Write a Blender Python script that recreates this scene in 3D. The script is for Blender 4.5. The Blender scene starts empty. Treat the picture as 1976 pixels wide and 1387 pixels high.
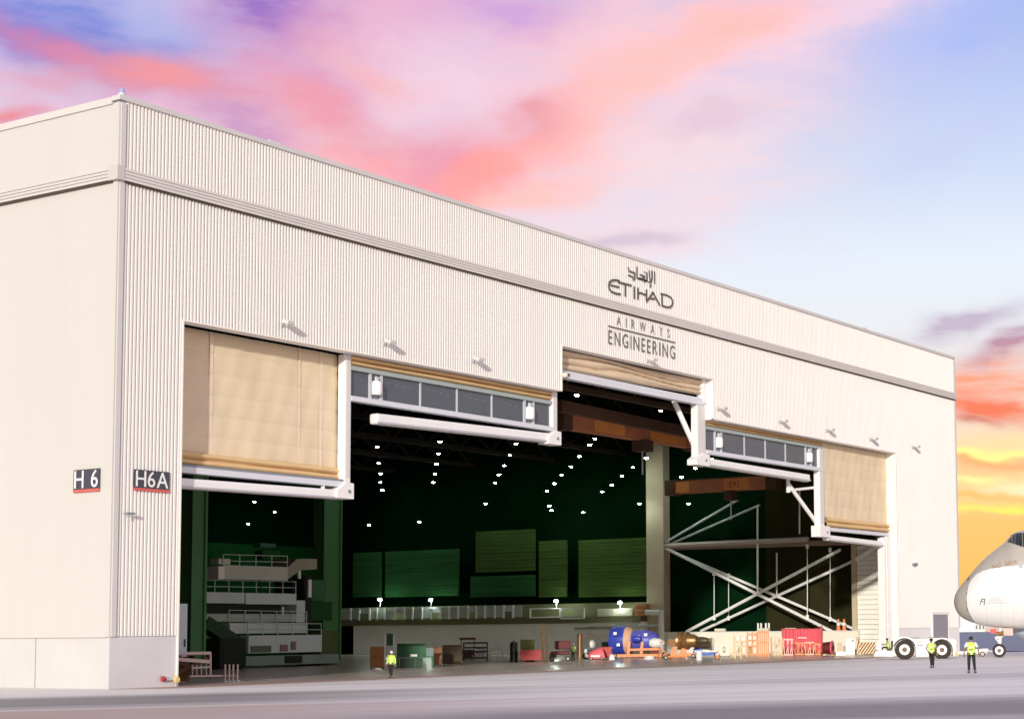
import bpy, bmesh, math, random
from mathutils import Vector, Matrix
random.seed(7)
sin, cos, pi = math.sin, math.cos, math.pi
S = bpy.context.scene
C = S.collection

# ------------------------------------------------------------------ camera
IW, IH, F = 1976.0, 1387.0, 3378.44          # photograph's size and focal length in its pixels
CAM = Vector((-66.533, -80.411, 3.073))
YAW, PITCH, ROLL = 1.0226, 0.0861, -0.0093
SX, SY = -386.36, 227.19
fw = Vector((sin(YAW)*cos(PITCH), cos(YAW)*cos(PITCH), sin(PITCH)))
r0 = Vector((cos(YAW), -sin(YAW), 0)); u0 = r0.cross(fw)
rt = cos(ROLL)*r0 + sin(ROLL)*u0; up = -sin(ROLL)*r0 + cos(ROLL)*u0
cd = bpy.data.cameras.new('camera'); cam = bpy.data.objects.new('camera', cd); C.objects.link(cam)
cam.matrix_world = Matrix(((rt.x, up.x, -fw.x, CAM.x), (rt.y, up.y, -fw.y, CAM.y), (rt.z, up.z, -fw.z, CAM.z), (0, 0, 0, 1)))
cd.sensor_width = 36; cd.lens = 36*F/IW; cd.shift_x = SX/IW; cd.shift_y = SY/IW
cd.clip_start = 0.5; cd.clip_end = 20000
S.camera = cam
SLOPE = 0.016                                  # the apron falls gently towards the hangar
def gz(y): return SLOPE*max(0.0, min(-y, 150.0))
def ray(u, v): return fw + rt*((u+SX-IW/2)/F) - up*((v-SY-IH/2)/F)
def at(u, v, **k):                             # measured pixel -> point of a plane x=, y= or z= constant
    d = ray(u, v); a, val = list(k.items())[0]; i = 'xyz'.index(a)
    return CAM + d*((val-CAM[i])/d[i])
def ground(u, v):                              # measured pixel -> point of the ground
    p = at(u, v, z=0)
    if p.y < 0:
        d = ray(u, v); t = -(CAM.z+SLOPE*CAM.y)/(d.z+SLOPE*d.y); p = CAM + d*t
    return p
def ppm(p):                                    # pixels per metre at a point
    return F/((p-CAM).dot(fw))
def turn(p):                                   # heading whose local x runs to the right as seen from the apron
    d = p-CAM; return math.atan2(-d.x, d.y)

# ------------------------------------------------------------------ colours
def lin(c):
    c /= 255.0
    return c/12.92 if c <= 0.04045 else ((c+0.055)/1.055)**2.4
def rgb(r, g, b): return (lin(r), lin(g), lin(b), 1)

# ------------------------------------------------------------------ sky, sun, exposure
SUN = Vector((-2.2, -1.0, 0.50)).normalized()  # towards the sun
W = bpy.data.worlds.new('World'); S.world = W; W.use_nodes = True
nt = W.node_tree; nt.nodes.clear()
def N(t, **k):
    n = nt.nodes.new(t)
    for a, b in k.items(): setattr(n, a, b)
    return n
def put(s, v):
    if hasattr(v, 'is_output'): nt.links.new(v, s)
    else: s.default_value = v
def M(op, a, b=None, c=None, clamp=False):
    n = N('ShaderNodeMath', operation=op, use_clamp=clamp)
    put(n.inputs[0], a)
    if b is not None: put(n.inputs[1], b)
    if c is not None: put(n.inputs[2], c)
    return n.outputs[0]
def mixc(f, a, b):
    n = N('ShaderNodeMix', data_type='RGBA'); put(n.inputs[0], f); put(n.inputs[6], a); put(n.inputs[7], b)
    return n.outputs[2]
tc = N('ShaderNodeTexCoord'); sep = N('ShaderNodeSeparateXYZ'); nt.links.new(tc.outputs['Generated'], sep.inputs[0])
DEG = 180/pi
az = M('SUBTRACT', M('MULTIPLY', M('ARCTAN2', sep.outputs[0], sep.outputs[1]), DEG), YAW*DEG)
el = M('MULTIPLY', M('ARCSINE', sep.outputs[2]), DEG)
def azel(u, v):
    d = ray(u, v).normalized()
    return math.atan2(d.x, d.y)*DEG-YAW*DEG, math.asin(d.z)*DEG
cmb = N('ShaderNodeCombineXYZ'); put(cmb.inputs[0], az); put(cmb.inputs[1], el)
def noise(vec, scale, detail=5, rough=.55, sx=1, sy=1, rot=0, w=0):
    mp = N('ShaderNodeMapping'); mp.inputs['Rotation'].default_value = (0, 0, rot); mp.inputs['Scale'].default_value = (sx, sy, 1); mp.inputs['Location'].default_value = (w, w*.7, 0)
    nt.links.new(vec, mp.inputs[0])
    n = N('ShaderNodeTexNoise'); n.inputs['Scale'].default_value = scale; n.inputs['Detail'].default_value = detail; n.inputs['Roughness'].default_value = rough
    nt.links.new(mp.outputs[0], n.inputs['Vector']); return n
wn = noise(cmb.outputs[0], .16, 4, .55, 1, 1.4)
wsep = N('ShaderNodeSeparateColor'); nt.links.new(wn.outputs['Color'], wsep.inputs[0])
U = M('ADD', az, M('MULTIPLY', M('SUBTRACT', wsep.outputs[0], .5), 5.0))
V = M('ADD', el, M('MULTIPLY', M('SUBTRACT', wsep.outputs[1], .5), 3.2))
fib = noise(cmb.outputs[0], .55, 8, .66, .35, 1.25, .42).outputs['Fac']      # fibres that rise to the right
flat = noise(cmb.outputs[0], 1.1, 7, .66, .14, 1.0, .04).outputs['Fac']       # flat streaks near the horizon
fs = M('SUBTRACT', fib, .5); ls = M('SUBTRACT', flat, .5)
def ramp(f, stops):
    n = N('ShaderNodeValToRGB'); e = n.color_ramp.elements
    while len(e) < len(stops): e.new(.5)
    for q, (p, c) in zip(e, stops): q.position = p; q.color = c
    put(n.inputs[0], f); return n.outputs[0]
# clear evening sky: golden at the horizon, pale in the middle, lilac blue higher up
base = ramp(M('DIVIDE', el, 45.0, clamp=True), [(0, rgb(252, 186, 92)), (.07, rgb(253, 196, 110)), (.115, rgb(250, 205, 150)), (.17, rgb(236, 234, 230)), (.265, rgb(226, 233, 244)), (.34, rgb(198, 212, 240)), (.43, rgb(164, 182, 234)), (.6, rgb(164, 180, 226)), (1, rgb(150, 170, 214))])
nsh = N('ShaderNodeTexSky', sky_type='NISHITA', sun_disc=False)
nsh.sun_elevation = math.asin(SUN.z); nsh.sun_rotation = math.atan2(SUN.x, SUN.y)
vs = N('ShaderNodeVectorMath', operation='SCALE'); nt.links.new(nsh.outputs[0], vs.inputs[0]); vs.inputs['Scale'].default_value = .1
col = mixc(.05, base, vs.outputs[0])
# loose pink cloud only outside the view, added to warm the ambient light
gen = noise(tc.outputs['Generated'], 3.0, 6, .6, 1, 1, 0).outputs['Fac']
gm = M('MULTIPLY', M('MULTIPLY', M('SUBTRACT', gen, .42), 5.0, clamp=True), .85)
gm = M('MULTIPLY', gm, M('MAXIMUM', M('DIVIDE', M('SUBTRACT', M('ABSOLUTE', az), 20.0), 8.0, clamp=True), M('DIVIDE', M('SUBTRACT', el, 23.0), 8.0, clamp=True), clamp=True))
col = mixc(gm, col, rgb(250, 216, 200))
def blob(u, v, ru, rv, ang, c, k, tex=None, amt=3.4):
    """one cloud bank: centre and half sizes measured in the photograph, ang = rise to the right in degrees"""
    global col
    a0, e0 = azel(u, v); a = math.radians(ang)
    du = M('SUBTRACT', U, a0); dv = M('SUBTRACT', V, e0)
    ra, rb = ru/F*DEG, rv/F*DEG
    p = M('ADD', M('MULTIPLY', du, cos(a)/ra), M('MULTIPLY', dv, sin(a)/ra))
    q = M('ADD', M('MULTIPLY', du, -sin(a)/rb), M('MULTIPLY', dv, cos(a)/rb))
    s = M('ADD', M('MULTIPLY', p, p), M('MULTIPLY', q, q))
    s = M('ADD', s, M('MULTIPLY', tex if tex is not None else fs, amt))
    m = M('MULTIPLY', M('POWER', 2.718, M('MULTIPLY', M('MAXIMUM', s, 0.0), -1.0)), k)
    col = mixc(m, col, rgb(*c))
# broad lilac-pink bank over the left and the centre
blob(420, 200, 760, 420, 20, (230, 198, 216), .98)
blob(1050, 160, 620, 260, 25, (242, 202, 208), .9)
blob(700, 60, 420, 160, 15, (222, 160, 192), .75)
blob(1500, 60, 420, 110, 24, (238, 206, 222), .85)
blob(1250, 380, 330, 110, 22, (240, 214, 218), .75)
blob(850, 160, 150, 120, 10, (232, 208, 226), .75)
# blue and violet gaps, upper left
blob(180, 45, 230, 75, -8, (112, 134, 212), .98)
blob(60, 60, 140, 60, -15, (120, 132, 212), .8)
blob(140, 92, 230, 22, -10, (150, 116, 190), .75)
blob(560, 60, 70, 60, -50, (186, 130, 190), .5)
blob(300, 20, 120, 40, -20, (172, 186, 232), .7)
blob(490, 10, 110, 60, 0, (142, 104, 192), .9)
blob(960, 8, 130, 40, 0, (186, 146, 216), .6)
blob(40, 270, 60, 60, 0, (198, 184, 220), .8)
# coral and rose streaks
blob(150, 110, 190, 28, -14, (206, 132, 170), .85)
blob(300, 140, 130, 36, -12, (240, 150, 148), .85)
blob(110, 150, 90, 30, 8, (226, 150, 160), .7)
blob(560, 130, 160, 40, -18, (214, 150, 188), .6)
blob(700, 240, 240, 45, -12, (228, 160, 176), .75)
blob(470, 240, 100, 34, -10, (188, 142, 190), .7)
blob(10, 225, 60, 22, 10, (232, 132, 140), .9)
blob(990, 290, 200, 46, 32, (243, 138, 140), .85)
blob(900, 340, 110, 34, 32, (250, 150, 142), .8)
blob(1060, 215, 80, 42, 10, (220, 140, 156), .8)
blob(1290, 130, 240, 62, 30, (254, 190, 180), .85)
blob(1180, 200, 220, 44, 26, (252, 190, 184), .75)
blob(1420, 40, 160, 50, 20, (254, 186, 180), .7)
blob(760, 320, 170, 36, -18, (244, 164, 168), .85)
blob(1010, 370, 120, 22, 18, (252, 190, 178), .7)
blob(1215, 440, 90, 22, 5, (198, 186, 204), .7)
blob(1390, 245, 80, 22, 10, (218, 188, 206), .6)
blob(620, 200, 120, 36, -22, (232, 150, 166), .6)
blob(720, 130, 140, 30, -16, (240, 176, 178), .6)
blob(870, 290, 90, 40, 30, (226, 150, 176), .6)
blob(1800, 60, 160, 60, 24, (180, 192, 238), .7)
blob(1900, 20, 110, 40, 20, (158, 178, 236), .6)
blob(1850, 270, 150, 40, 25, (196, 200, 232), .5)
# fire near the horizon, right of the hangar
blob(1890, 600, 120, 24, 16, (186, 166, 190), .8, ls)
blob(1960, 650, 120, 26, 18, (176, 130, 158), .9, ls)
blob(1890, 730, 260, 46, 4, (246, 160, 126), .95, ls)
blob(1880, 785, 160, 30, -3, (242, 122, 88), .95, ls)
blob(1860, 815, 70, 12, 0, (206, 104, 92), .7, ls)
blob(1940, 860, 170, 26, 8, (254, 220, 168), .95, ls)
blob(1880, 905, 140, 14, 0, (250, 172, 110), .9, ls)
blob(1890, 890, 160, 8, 3, (255, 250, 150), .9, ls, 2.6)
blob(1960, 950, 130, 18, 8, (255, 238, 190), .9, ls)
blob(1860, 945, 60, 7, 4, (255, 250, 160), .85, ls, 2.6)
blob(1880, 970, 110, 9, 0, (250, 190, 100), .8, ls)
blob(1900, 992, 170, 8, 3, (255, 242, 110), .9, ls, 2.6)
bg = N('ShaderNodeBackground'); nt.links.new(col, bg.inputs[0]); bg.inputs[1].default_value = 1.1
out = N('ShaderNodeOutputWorld'); nt.links.new(bg.outputs[0], out.inputs[0])

sl = bpy.data.lights.new('sun', 'SUN'); sl.energy = 3.4; sl.angle = math.radians(2.0); sl.color = (1.0, .95, .85)
so = bpy.data.objects.new('sun', sl); C.objects.link(so); so.rotation_euler = SUN.to_track_quat('Z', 'Y').to_euler()
S.view_settings.view_transform = 'Standard'; S.view_settings.look = 'None'
S.view_settings.exposure = 0.02; S.view_settings.gamma = 1.0; S.view_settings.use_curve_mapping = False
S.cycles.max_bounces = 6; S.cycles.diffuse_bounces = 4; S.cycles.glossy_bounces = 2

# ------------------------------------------------------------------ materials
MATS = {}
def mat(name, c, rough=.6, metal=0.0, var=.0, vs=1.5, bump=0.0, bs=20, emit=None, estr=0, stretch=(1, 1, 1), spec=.4):
    if name in MATS: return MATS[name]
    m = bpy.data.materials.new(name); m.use_nodes = True; t = m.node_tree; b = t.nodes['Principled BSDF']
    b.inputs['Base Color'].default_value = c; b.inputs['Roughness'].default_value = rough; b.inputs['Metallic'].default_value = metal
    b.inputs['Specular IOR Level'].default_value = spec
    if var or bump:
        co = t.nodes.new('ShaderNodeTexCoord'); mp = t.nodes.new('ShaderNodeMapping'); mp.inputs['Scale'].default_value = stretch
        t.links.new(co.outputs['Object'], mp.inputs[0])
    if var:
        n = t.nodes.new('ShaderNodeTexNoise'); n.inputs['Scale'].default_value = vs; n.inputs['Detail'].default_value = 6; n.inputs['Roughness'].default_value = .62
        t.links.new(mp.outputs[0], n.inputs['Vector'])
        r = t.nodes.new('ShaderNodeMapRange'); r.inputs[1].default_value = .25; r.inputs[2].default_value = .75; r.inputs[3].default_value = 1-var; r.inputs[4].default_value = 1+var*.6
        t.links.new(n.outputs['Fac'], r.inputs[0])
        x = t.nodes.new('ShaderNodeVectorMath'); x.operation = 'SCALE'; x.inputs[0].default_value = c[:3]; t.links.new(r.outputs[0], x.inputs['Scale'])
        t.links.new(x.outputs[0], b.inputs['Base Color'])
    if bump:
        n2 = t.nodes.new('ShaderNodeTexNoise'); n2.inputs['Scale'].default_value = bs; n2.inputs['Detail'].default_value = 4
        t.links.new(mp.outputs[0], n2.inputs['Vector'])
        bp = t.nodes.new('ShaderNodeBump'); bp.inputs['Strength'].default_value = bump; bp.inputs['Distance'].default_value = .02
        t.links.new(n2.outputs['Fac'], bp.inputs['Height']); t.links.new(bp.outputs[0], b.inputs['Normal'])
    if emit:
        b.inputs['Emission Color'].default_value = emit; b.inputs['Emission Strength'].default_value = estr
    MATS[name] = m; return m
def g3(v): return (v, v, v, 1)
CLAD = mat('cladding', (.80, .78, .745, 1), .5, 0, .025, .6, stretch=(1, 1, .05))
SIDE = mat('side_cladding', (.58, .56, .52, 1), .5, 0, .025, .5, stretch=(1, 1, .05))  # darker copy of the front cladding, dimmed against the low sun on this side
TRIM = mat('flashing', (.60, .585, .575, 1), .45, 0, .05, .3)
BANDM = mat('fascia_paint', (.67, .635, .605, 1), .45, 0, .05, .3)
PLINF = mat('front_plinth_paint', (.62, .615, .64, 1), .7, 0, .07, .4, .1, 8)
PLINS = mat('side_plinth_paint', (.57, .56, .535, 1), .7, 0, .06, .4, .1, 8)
REVEAL = mat('reveal_flashing', (.84, .80, .72, 1), .5, 0, .04, .5)
WHITE = mat('white_paint', (.82, .81, .79, 1), .4, 0, .05, .8)
GREYM = mat('grey_metal', (.52, .54, .58, 1), .45, .0, .08, .8)
PALE = mat('pale_beam_paint', (.66, .68, .73, 1), .4, 0, .06, .6)
FABRIC = mat('curtain_fabric', (.74, .61, .42, 1), .85, 0, .07, .35, .15, 30)
FOLD = mat('folded_fabric', (.72, .50, .25, 1), .85, 0, .12, .6, .2, 30)
STRAP = mat('curtain_strap', (.78, .65, .49, 1), .85)
DGREY = mat('window_frame_paint', (.22, .25, .28, 1), .5, 0, .08, 1)
PANE = mat('dull_glass', (.085, .105, .13, 1), .3, 0, .15, .5)
BLACK = mat('black_paint', (.02, .02, .022, 1), .5)
CHAR = mat('dark_lettering', (.10, .085, .08, 1), .6)
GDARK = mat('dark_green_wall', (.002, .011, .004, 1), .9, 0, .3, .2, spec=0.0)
GPAN = mat('green_panel', (.024, .092, .030, 1), .9, 0, .25, .5, spec=0.05, stretch=(1, .3, 3))
GPAN2 = mat('olive_panel', (.052, .090, .022, 1), .9, 0, .25, .5, spec=0.05, stretch=(1, .3, 3))
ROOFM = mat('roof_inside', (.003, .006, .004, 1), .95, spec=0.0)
RUST = mat('brown_steel', (.09, .042, .024, 1), .8, 0, .25, .6)
ORANGE = mat('crane_orange', (.80, .27, .07, 1), .5, 0, .15, .6)
EQOR = mat('orange_frame_paint', (.75, .27, .09, 1), .45, 0, .12, 1.2)
TAN = mat('column_paint', (.55, .45, .32, 1), .6, 0, .1, .6)
GCOL = mat('green_column_paint', (.07, .22, .08, 1), .7, 0, .15, .5)
LWALL = mat('inner_white_wall', (.84, .83, .85, 1), .7, 0, .06, .4)
BEIGE = mat('beige_panel', (.9, .87, .79, 1), .6, 0, .07, .5)
FLOORM = mat('hangar_floor_paint', (.58, .47, .40, 1), .24, 0, .2, .3)
BROWN = mat('brown_timber', (.11, .055, .025, 1), .7, 0, .25, 1.5)
RED = mat('red_paint', (.45, .045, .04, 1), .5, 0, .12, 1)
PINK = mat('pink_red_cover', (.80, .13, .17, 1), .55, 0, .1, .7)
DRED = mat('dark_red', (.12, .012, .012, 1), .6, 0, .2, 1)
BLUE = mat('engine_blue', (.035, .06, .42, 1), .35, 0, .15, .8)
BLUE2 = mat('cart_blue', (.01, .11, .50, 1), .4, 0, .12, 1)
BRASS = mat('brown_metal', (.33, .19, .08, 1), .4, .6, .2, 1.5)
RUBBER = mat('tyre_rubber', (.035, .028, .022, 1), .8, 0, .2, 3)
HIVIS = mat('hi_vis', (.62, .95, .12, 1), .7, 0, .08, 4)
SKIN = mat('skin', (.30, .17, .10, 1), .6)
SHIRT = mat('white_shirt', (.75, .76, .74, 1), .8)
TROU = mat('dark_trousers', (.02, .018, .02, 1), .85)
HAIR = mat('black_hair', (.012, .010, .010, 1), .7)
OLIVE = mat('olive_paint', (.13, .17, .03, 1), .6, 0, .15, 1)
GREENEQ = mat('green_equipment', (.02, .11, .045, 1), .6, 0, .2, 1)
LAMPE = mat('lamp_glow', (.9, .95, 1, 1), .3, emit=(.84, 1.0, .86, 1), estr=200)
YELL = mat('yellow_paint', (.72, .55, .22, 1), .4)

# ------------------------------------------------------------------ mesh helpers
class MB:
    def __init__(s): s.v = []; s.f = []
    def add(s, vs, fs):
        o = len(s.v); s.v += [tuple(p) for p in vs]; s.f += [tuple(i+o for i in f) for f in fs]; return s
    def box(s, x0, x1, y0, y1, z0, z1):
        v = [(x0, y0, z0), (x1, y0, z0), (x1, y1, z0), (x0, y1, z0), (x0, y0, z1), (x1, y0, z1), (x1, y1, z1), (x0, y1, z1)]
        return s.add(v, [(0, 3, 2, 1), (4, 5, 6, 7), (0, 1, 5, 4), (1, 2, 6, 5), (2, 3, 7, 6), (3, 0, 4, 7)])
    def bar(s, a, b, w, h, side=None):          # box section between two points
        a, b = Vector(a), Vector(b); d = (b-a).normalized()
        q = Vector(side) if side else (Vector((0, 0, 1)) if abs(d.z) < .95 else Vector((1, 0, 0)))
        x = d.cross(q).normalized(); z = x.cross(d).normalized()
        v = []
        for p in (a, b):
            for i, j in ((-1, -1), (1, -1), (1, 1), (-1, 1)): v.append(p+x*(w/2*i)+z*(h/2*j))
        return s.add(v, [(0, 1, 2, 3), (7, 6, 5, 4), (0, 4, 5, 1), (1, 5, 6, 2), (2, 6, 7, 3), (3, 7, 4, 0)])
    def tube(s, a, b, r, n=10, r2=None):
        a, b = Vector(a), Vector(b); return s.lathe(a, b-a, [(0, 0), (0, r), (1, r if r2 is None else r2), (1, 0)], n, True)
    def lathe(s, o, d, prof, n=20, rel=False):   # prof = [(distance along, radius)]
        o, d = Vector(o), Vector(d); L = d.length if rel else 1.0; e = d.normalized()
        x = e.orthogonal().normalized(); y = e.cross(x)
        v = []; f = []
        for (t, r) in prof:
            for k in range(n):
                a = 2*pi*k/n; v.append(o+e*(t*L)+x*(r*cos(a))+y*(r*sin(a)))
        for i in range(len(prof)-1):
            for k in range(n):
                k2 = (k+1) % n; f.append((i*n+k, i*n+k2, (i+1)*n+k2, (i+1)*n+k))
        return s.add(v, f)
    def prism(s, pts, ext):
        e = Vector(ext); n = len(pts); v = [Vector(p) for p in pts]; v += [p+e for p in v]
        f = [tuple(range(n-1, -1, -1)), tuple(range(n, 2*n))]+[(i, (i+1) % n, (i+1) % n+n, i+n) for i in range(n)]
        return s.add(v, f)
    def grid(s, rows):
        n = len(rows[0]); v = [p for r in rows for p in r]
        return s.add(v, [(i*n+j, i*n+j+1, (i+1)*n+j+1, (i+1)*n+j) for i in range(len(rows)-1) for j in range(n-1)])
    def quad(s, a, b, c, d): return s.add([a, b, c, d], [(0, 1, 2, 3)])
    def build(s, name, m, parent=None, smooth=False, bevel=0, loc=None, rz=0):
        me = bpy.data.meshes.new(name); me.from_pydata(s.v, [], s.f); me.update()
        bm = bmesh.new(); bm.from_mesh(me); bmesh.ops.recalc_face_normals(bm, faces=bm.faces[:]); bm.to_mesh(me); bm.free()
        if m: me.materials.append(m)
        if smooth:
            for p in me.polygons: p.use_smooth = True
            me.set_sharp_from_angle(angle=math.radians(40))
        o = bpy.data.objects.new(name, me); C.objects.link(o)
        if parent: o.parent = parent
        if loc is not None: o.location = loc; o.rotation_euler = (0, 0, rz)
        if bevel:
            b = o.modifiers.new('bevel', 'BEVEL'); b.width = bevel; b.segments = 2; b.limit_method = 'ANGLE'
        return o
def tag(o, label, cat, group=None):
    o['label'] = label; o['category'] = cat
    if group: o['group'] = group
    return o
def thing(name, label, cat, loc=(0, 0, 0), rz=0, group=None):
    o = bpy.data.objects.new(name, None); C.objects.link(o); o.location = loc; o.rotation_euler = (0, 0, rz)
    o.empty_display_size = .2
    return tag(o, label, cat, group)
def struct(o, kind='structure'): o['kind'] = kind; return o
def dup(o, loc=None, rz=None, label=None):
    c = o.copy(); C.objects.link(c)
    for ch in [q for q in bpy.data.objects if q.parent == o]:
        d = ch.copy(); C.objects.link(d); d.parent = c
        for g in [q for q in bpy.data.objects if q.parent == ch]:
            e = g.copy(); C.objects.link(e); e.parent = d
    if loc is not None: c.location = loc
    if rz is not None: c.rotation_euler = (0, 0, rz)
    if label: c['label'] = label
    return c
def bx(*a): return MB().box(*a)
def glyph(ch):                                  # one character of the built-in font as a flat mesh
    cu = bpy.data.curves.new('g', 'FONT'); cu.body = ch; cu.resolution_u = 3
    o = bpy.data.objects.new('g', cu); C.objects.link(o)
    bpy.context.view_layer.update()
    me = bpy.data.meshes.new_from_object(o.evaluated_get(bpy.context.evaluated_depsgraph_get()))
    bpy.data.objects.remove(o); bpy.data.curves.remove(cu)
    v = [(p.co.x, p.co.y) for p in me.vertices]; f = [tuple(p.vertices) for p in me.polygons]
    bpy.data.meshes.remove(me); return v, f
def word(text, x0, x1, z0, z1, gap=.12, bold=0.0):
    """letters of a word spread over the box x0..x1, z0..z1: list of (verts, faces) in 2D"""
    gl = [glyph(c) if c != ' ' else None for c in text]
    ws = [(max(p[0] for p in g[0])-min(p[0] for p in g[0])) if g else .28 for g in gl]
    tot = sum(ws)+gap*(len(ws)-1); k = (x1-x0)/tot; x = x0; res = []
    for g, w in zip(gl, ws):
        if g:
            mx = min(p[0] for p in g[0]); my = min(p[1] for p in g[0]); hy = max(p[1] for p in g[0])-my
            res.append(([(x+(p[0]-mx)*k, z0+(p[1]-my)/hy*(z1-z0)) for p in g[0]], g[1]))
        x += (w+gap)*k
    return res
def solid2d(g, to3, ext):                       # a flat glyph turned into a raised one
    v, f = g; n = len(v); e = Vector(ext)
    a = [Vector(to3(*p)) for p in v]; b = [p+e for p in a]
    from collections import Counter
    ed = Counter()
    for q in f:
        for i in range(len(q)):
            ed[tuple(sorted((q[i], q[(i+1) % len(q)])))] += 1
    fs = [tuple(q) for q in f]+[tuple(i+n for i in reversed(q)) for q in f]
    fs += [(i, j, j+n, i+n) for (i, j), c in ed.items() if c == 1]
    return MB().add(a+b, fs)

# ------------------------------------------------------------------ ground
def ground_mat(name, c1, c2, c3, streak_dir, scale=1.0):
    m = bpy.data.materials.new(name); m.use_nodes = True; t = m.node_tree; b = t.nodes['Principled BSDF']; b.inputs['Roughness'].default_value = .6
    co = t.nodes.new('ShaderNodeTexCoord'); mp = t.nodes.new('ShaderNodeMapping')
    mp.inputs['Rotation'].default_value = (0, 0, -streak_dir); t.links.new(co.outputs['Object'], mp.inputs[0])
    def nz(sc, st, det=5):
        q = t.nodes.new('ShaderNodeMapping'); q.inputs['Scale'].default_value = st; t.links.new(mp.outputs[0], q.inputs[0])
        n = t.nodes.new('ShaderNodeTexNoise'); n.inputs['Scale'].default_value = sc*scale; n.inputs['Detail'].default_value = det; n.inputs['Roughness'].default_value = .6
        t.links.new(q.outputs[0], n.inputs['Vector']); return n.outputs['Fac']
    def rmp(f, a, bb):
        r = t.nodes.new('ShaderNodeMapRange'); r.inputs[1].default_value = a; r.inputs[2].default_value = bb; t.links.new(f, r.inputs[0]); return r.outputs[0]
    def mx(f, a, bb):
        n = t.nodes.new('ShaderNodeMix'); n.data_type = 'RGBA'; t.links.new(f, n.inputs[0])
        for i, q in ((6, a), (7, bb)):
            if hasattr(q, 'is_output'): t.links.new(q, n.inputs[i])
            else: n.inputs[i].default_value = q
        return n.outputs[2]
    c = mx(rmp(nz(.35, (.035, 1.0, 1)), .42, .62), c1, c2)
    c = mx(rmp(nz(.9, (.02, 1.0, 1)), .52, .75), c, c3)
    c = mx(rmp(nz(3.0, (1, 1, 1), 8), .35, 1.6), c, c2)
    t.links.new(c, b.inputs['Base Color'])
    bp = t.nodes.new('ShaderNodeBump'); bp.inputs['Strength'].default_value = .25; bp.inputs['Distance'].default_value = .01
    t.links.new(nz(12, (1, 1, 1), 6), bp.inputs['Height']); t.links.new(bp.outputs[0], b.inputs['Normal'])
    return m
SD = turn(at(988, 1330, z=0)) - .03
APR = ground_mat('apron_concrete', (.78, .745, .70, 1), (.64, .60, .56, 1), (.42, .385, .36, 1), SD)
ASP = ground_mat('asphalt', (.22, .205, .205, 1), (.27, .24, .24, 1), (.17, .155, .155, 1), SD)
# soft lanes across the apron: grey asphalt and worn pink concrete on the left, tyre marked strip on the right
def add_lanes(m):
    t = m.node_tree; b = t.nodes['Principled BSDF']; src = b.inputs['Base Color'].links[0].from_socket
    co = t.nodes.new('ShaderNodeTexCoord'); mp = t.nodes.new('ShaderNodeMapping'); mp.vector_type = 'POINT'; mp.inputs['Rotation'].default_value = (0, 0, -SD)
    t.links.new(co.outputs['Object'], mp.inputs[0]); sx = t.nodes.new('ShaderNodeSeparateXYZ'); t.links.new(mp.outputs[0], sx.inputs[0])
    q = t.nodes.new('ShaderNodeMapping'); q.inputs['Scale'].default_value = (.03, .35, 1); t.links.new(mp.outputs[0], q.inputs[0])
    n = t.nodes.new('ShaderNodeTexNoise'); n.inputs['Scale'].default_value = 1.2; n.inputs['Detail'].default_value = 6; t.links.new(q.outputs[0], n.inputs['Vector'])
    def mth(op, a, bb, cl=False):
        k = t.nodes.new('ShaderNodeMath'); k.operation = op; k.use_clamp = cl
        for i_, v_ in ((0, a), (1, bb)):
            if hasattr(v_, 'is_output'): t.links.new(v_, k.inputs[i_])
            else: k.inputs[i_].default_value = v_
        return k.outputs[0]
    w = mth('MULTIPLY', mth('SUBTRACT', n.outputs['Fac'], .5), 14.0)
    al = mth('ADD', sx.outputs[0], mth('MULTIPLY', w, .7)); pe = mth('ADD', sx.outputs[1], mth('MULTIPLY', w, .55))
    def sm(x, a, bb):
        r = t.nodes.new('ShaderNodeMapRange'); r.interpolation_type = 'SMOOTHSTEP'; r.inputs[1].default_value = a; r.inputs[2].default_value = bb; t.links.new(x, r.inputs[0]); return r.outputs[0]
    def inv(x): return mth('SUBTRACT', 1.0, x)
    def mul(*a):
        o = a[0]
        for q_ in a[1:]: o = mth('MULTIPLY', o, q_)
        return o
    def mx(f, a, c):
        k = t.nodes.new('ShaderNodeMix'); k.data_type = 'RGBA'; t.links.new(f, k.inputs[0]); t.links.new(a, k.inputs[6]); k.inputs[7].default_value = c; return k.outputs[2]
    c = mx(mul(inv(sm(pe, -22, -13)), sm(pe, -38, -33), inv(sm(al, 8, 30)), mth('MULTIPLY', 1.0, .95)), src, (.17, .16, .16, 1))
    c = mx(mul(inv(sm(pe, -40, -34)), sm(pe, -60, -48), inv(sm(al, 8, 34)), mth('MULTIPLY', 1.0, .95)), c, (.40, .275, .245, 1))
    c = mx(mul(inv(sm(pe, -55, -45)), sm(pe, -66, -60), sm(al, 12, 26), mth('MULTIPLY', 1.0, .95)), c, (.20, .165, .175, 1))
    c = mx(mul(inv(sm(pe, -18, -11)), sm(pe, -30, -24), sm(al, 20, 40), mth('MULTIPLY', 1.0, .5)), c, (.38, .345, .34, 1))
    t.links.new(c, b.inputs['Base Color'])
add_lanes(APR)
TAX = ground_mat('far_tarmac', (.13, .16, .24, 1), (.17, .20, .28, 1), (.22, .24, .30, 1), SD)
WARM = ground_mat('threshold_concrete', (.50, .33, .25, 1), (.42, .27, .21, 1), (.34, .24, .20, 1), 0.0)
def sheet(name, pts, m, dz=0.0):
    mb = MB().add([(x, y, gz(y)+dz) for x, y in pts], [tuple(range(len(pts)))])
    return struct(mb.build(name, m))
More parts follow.
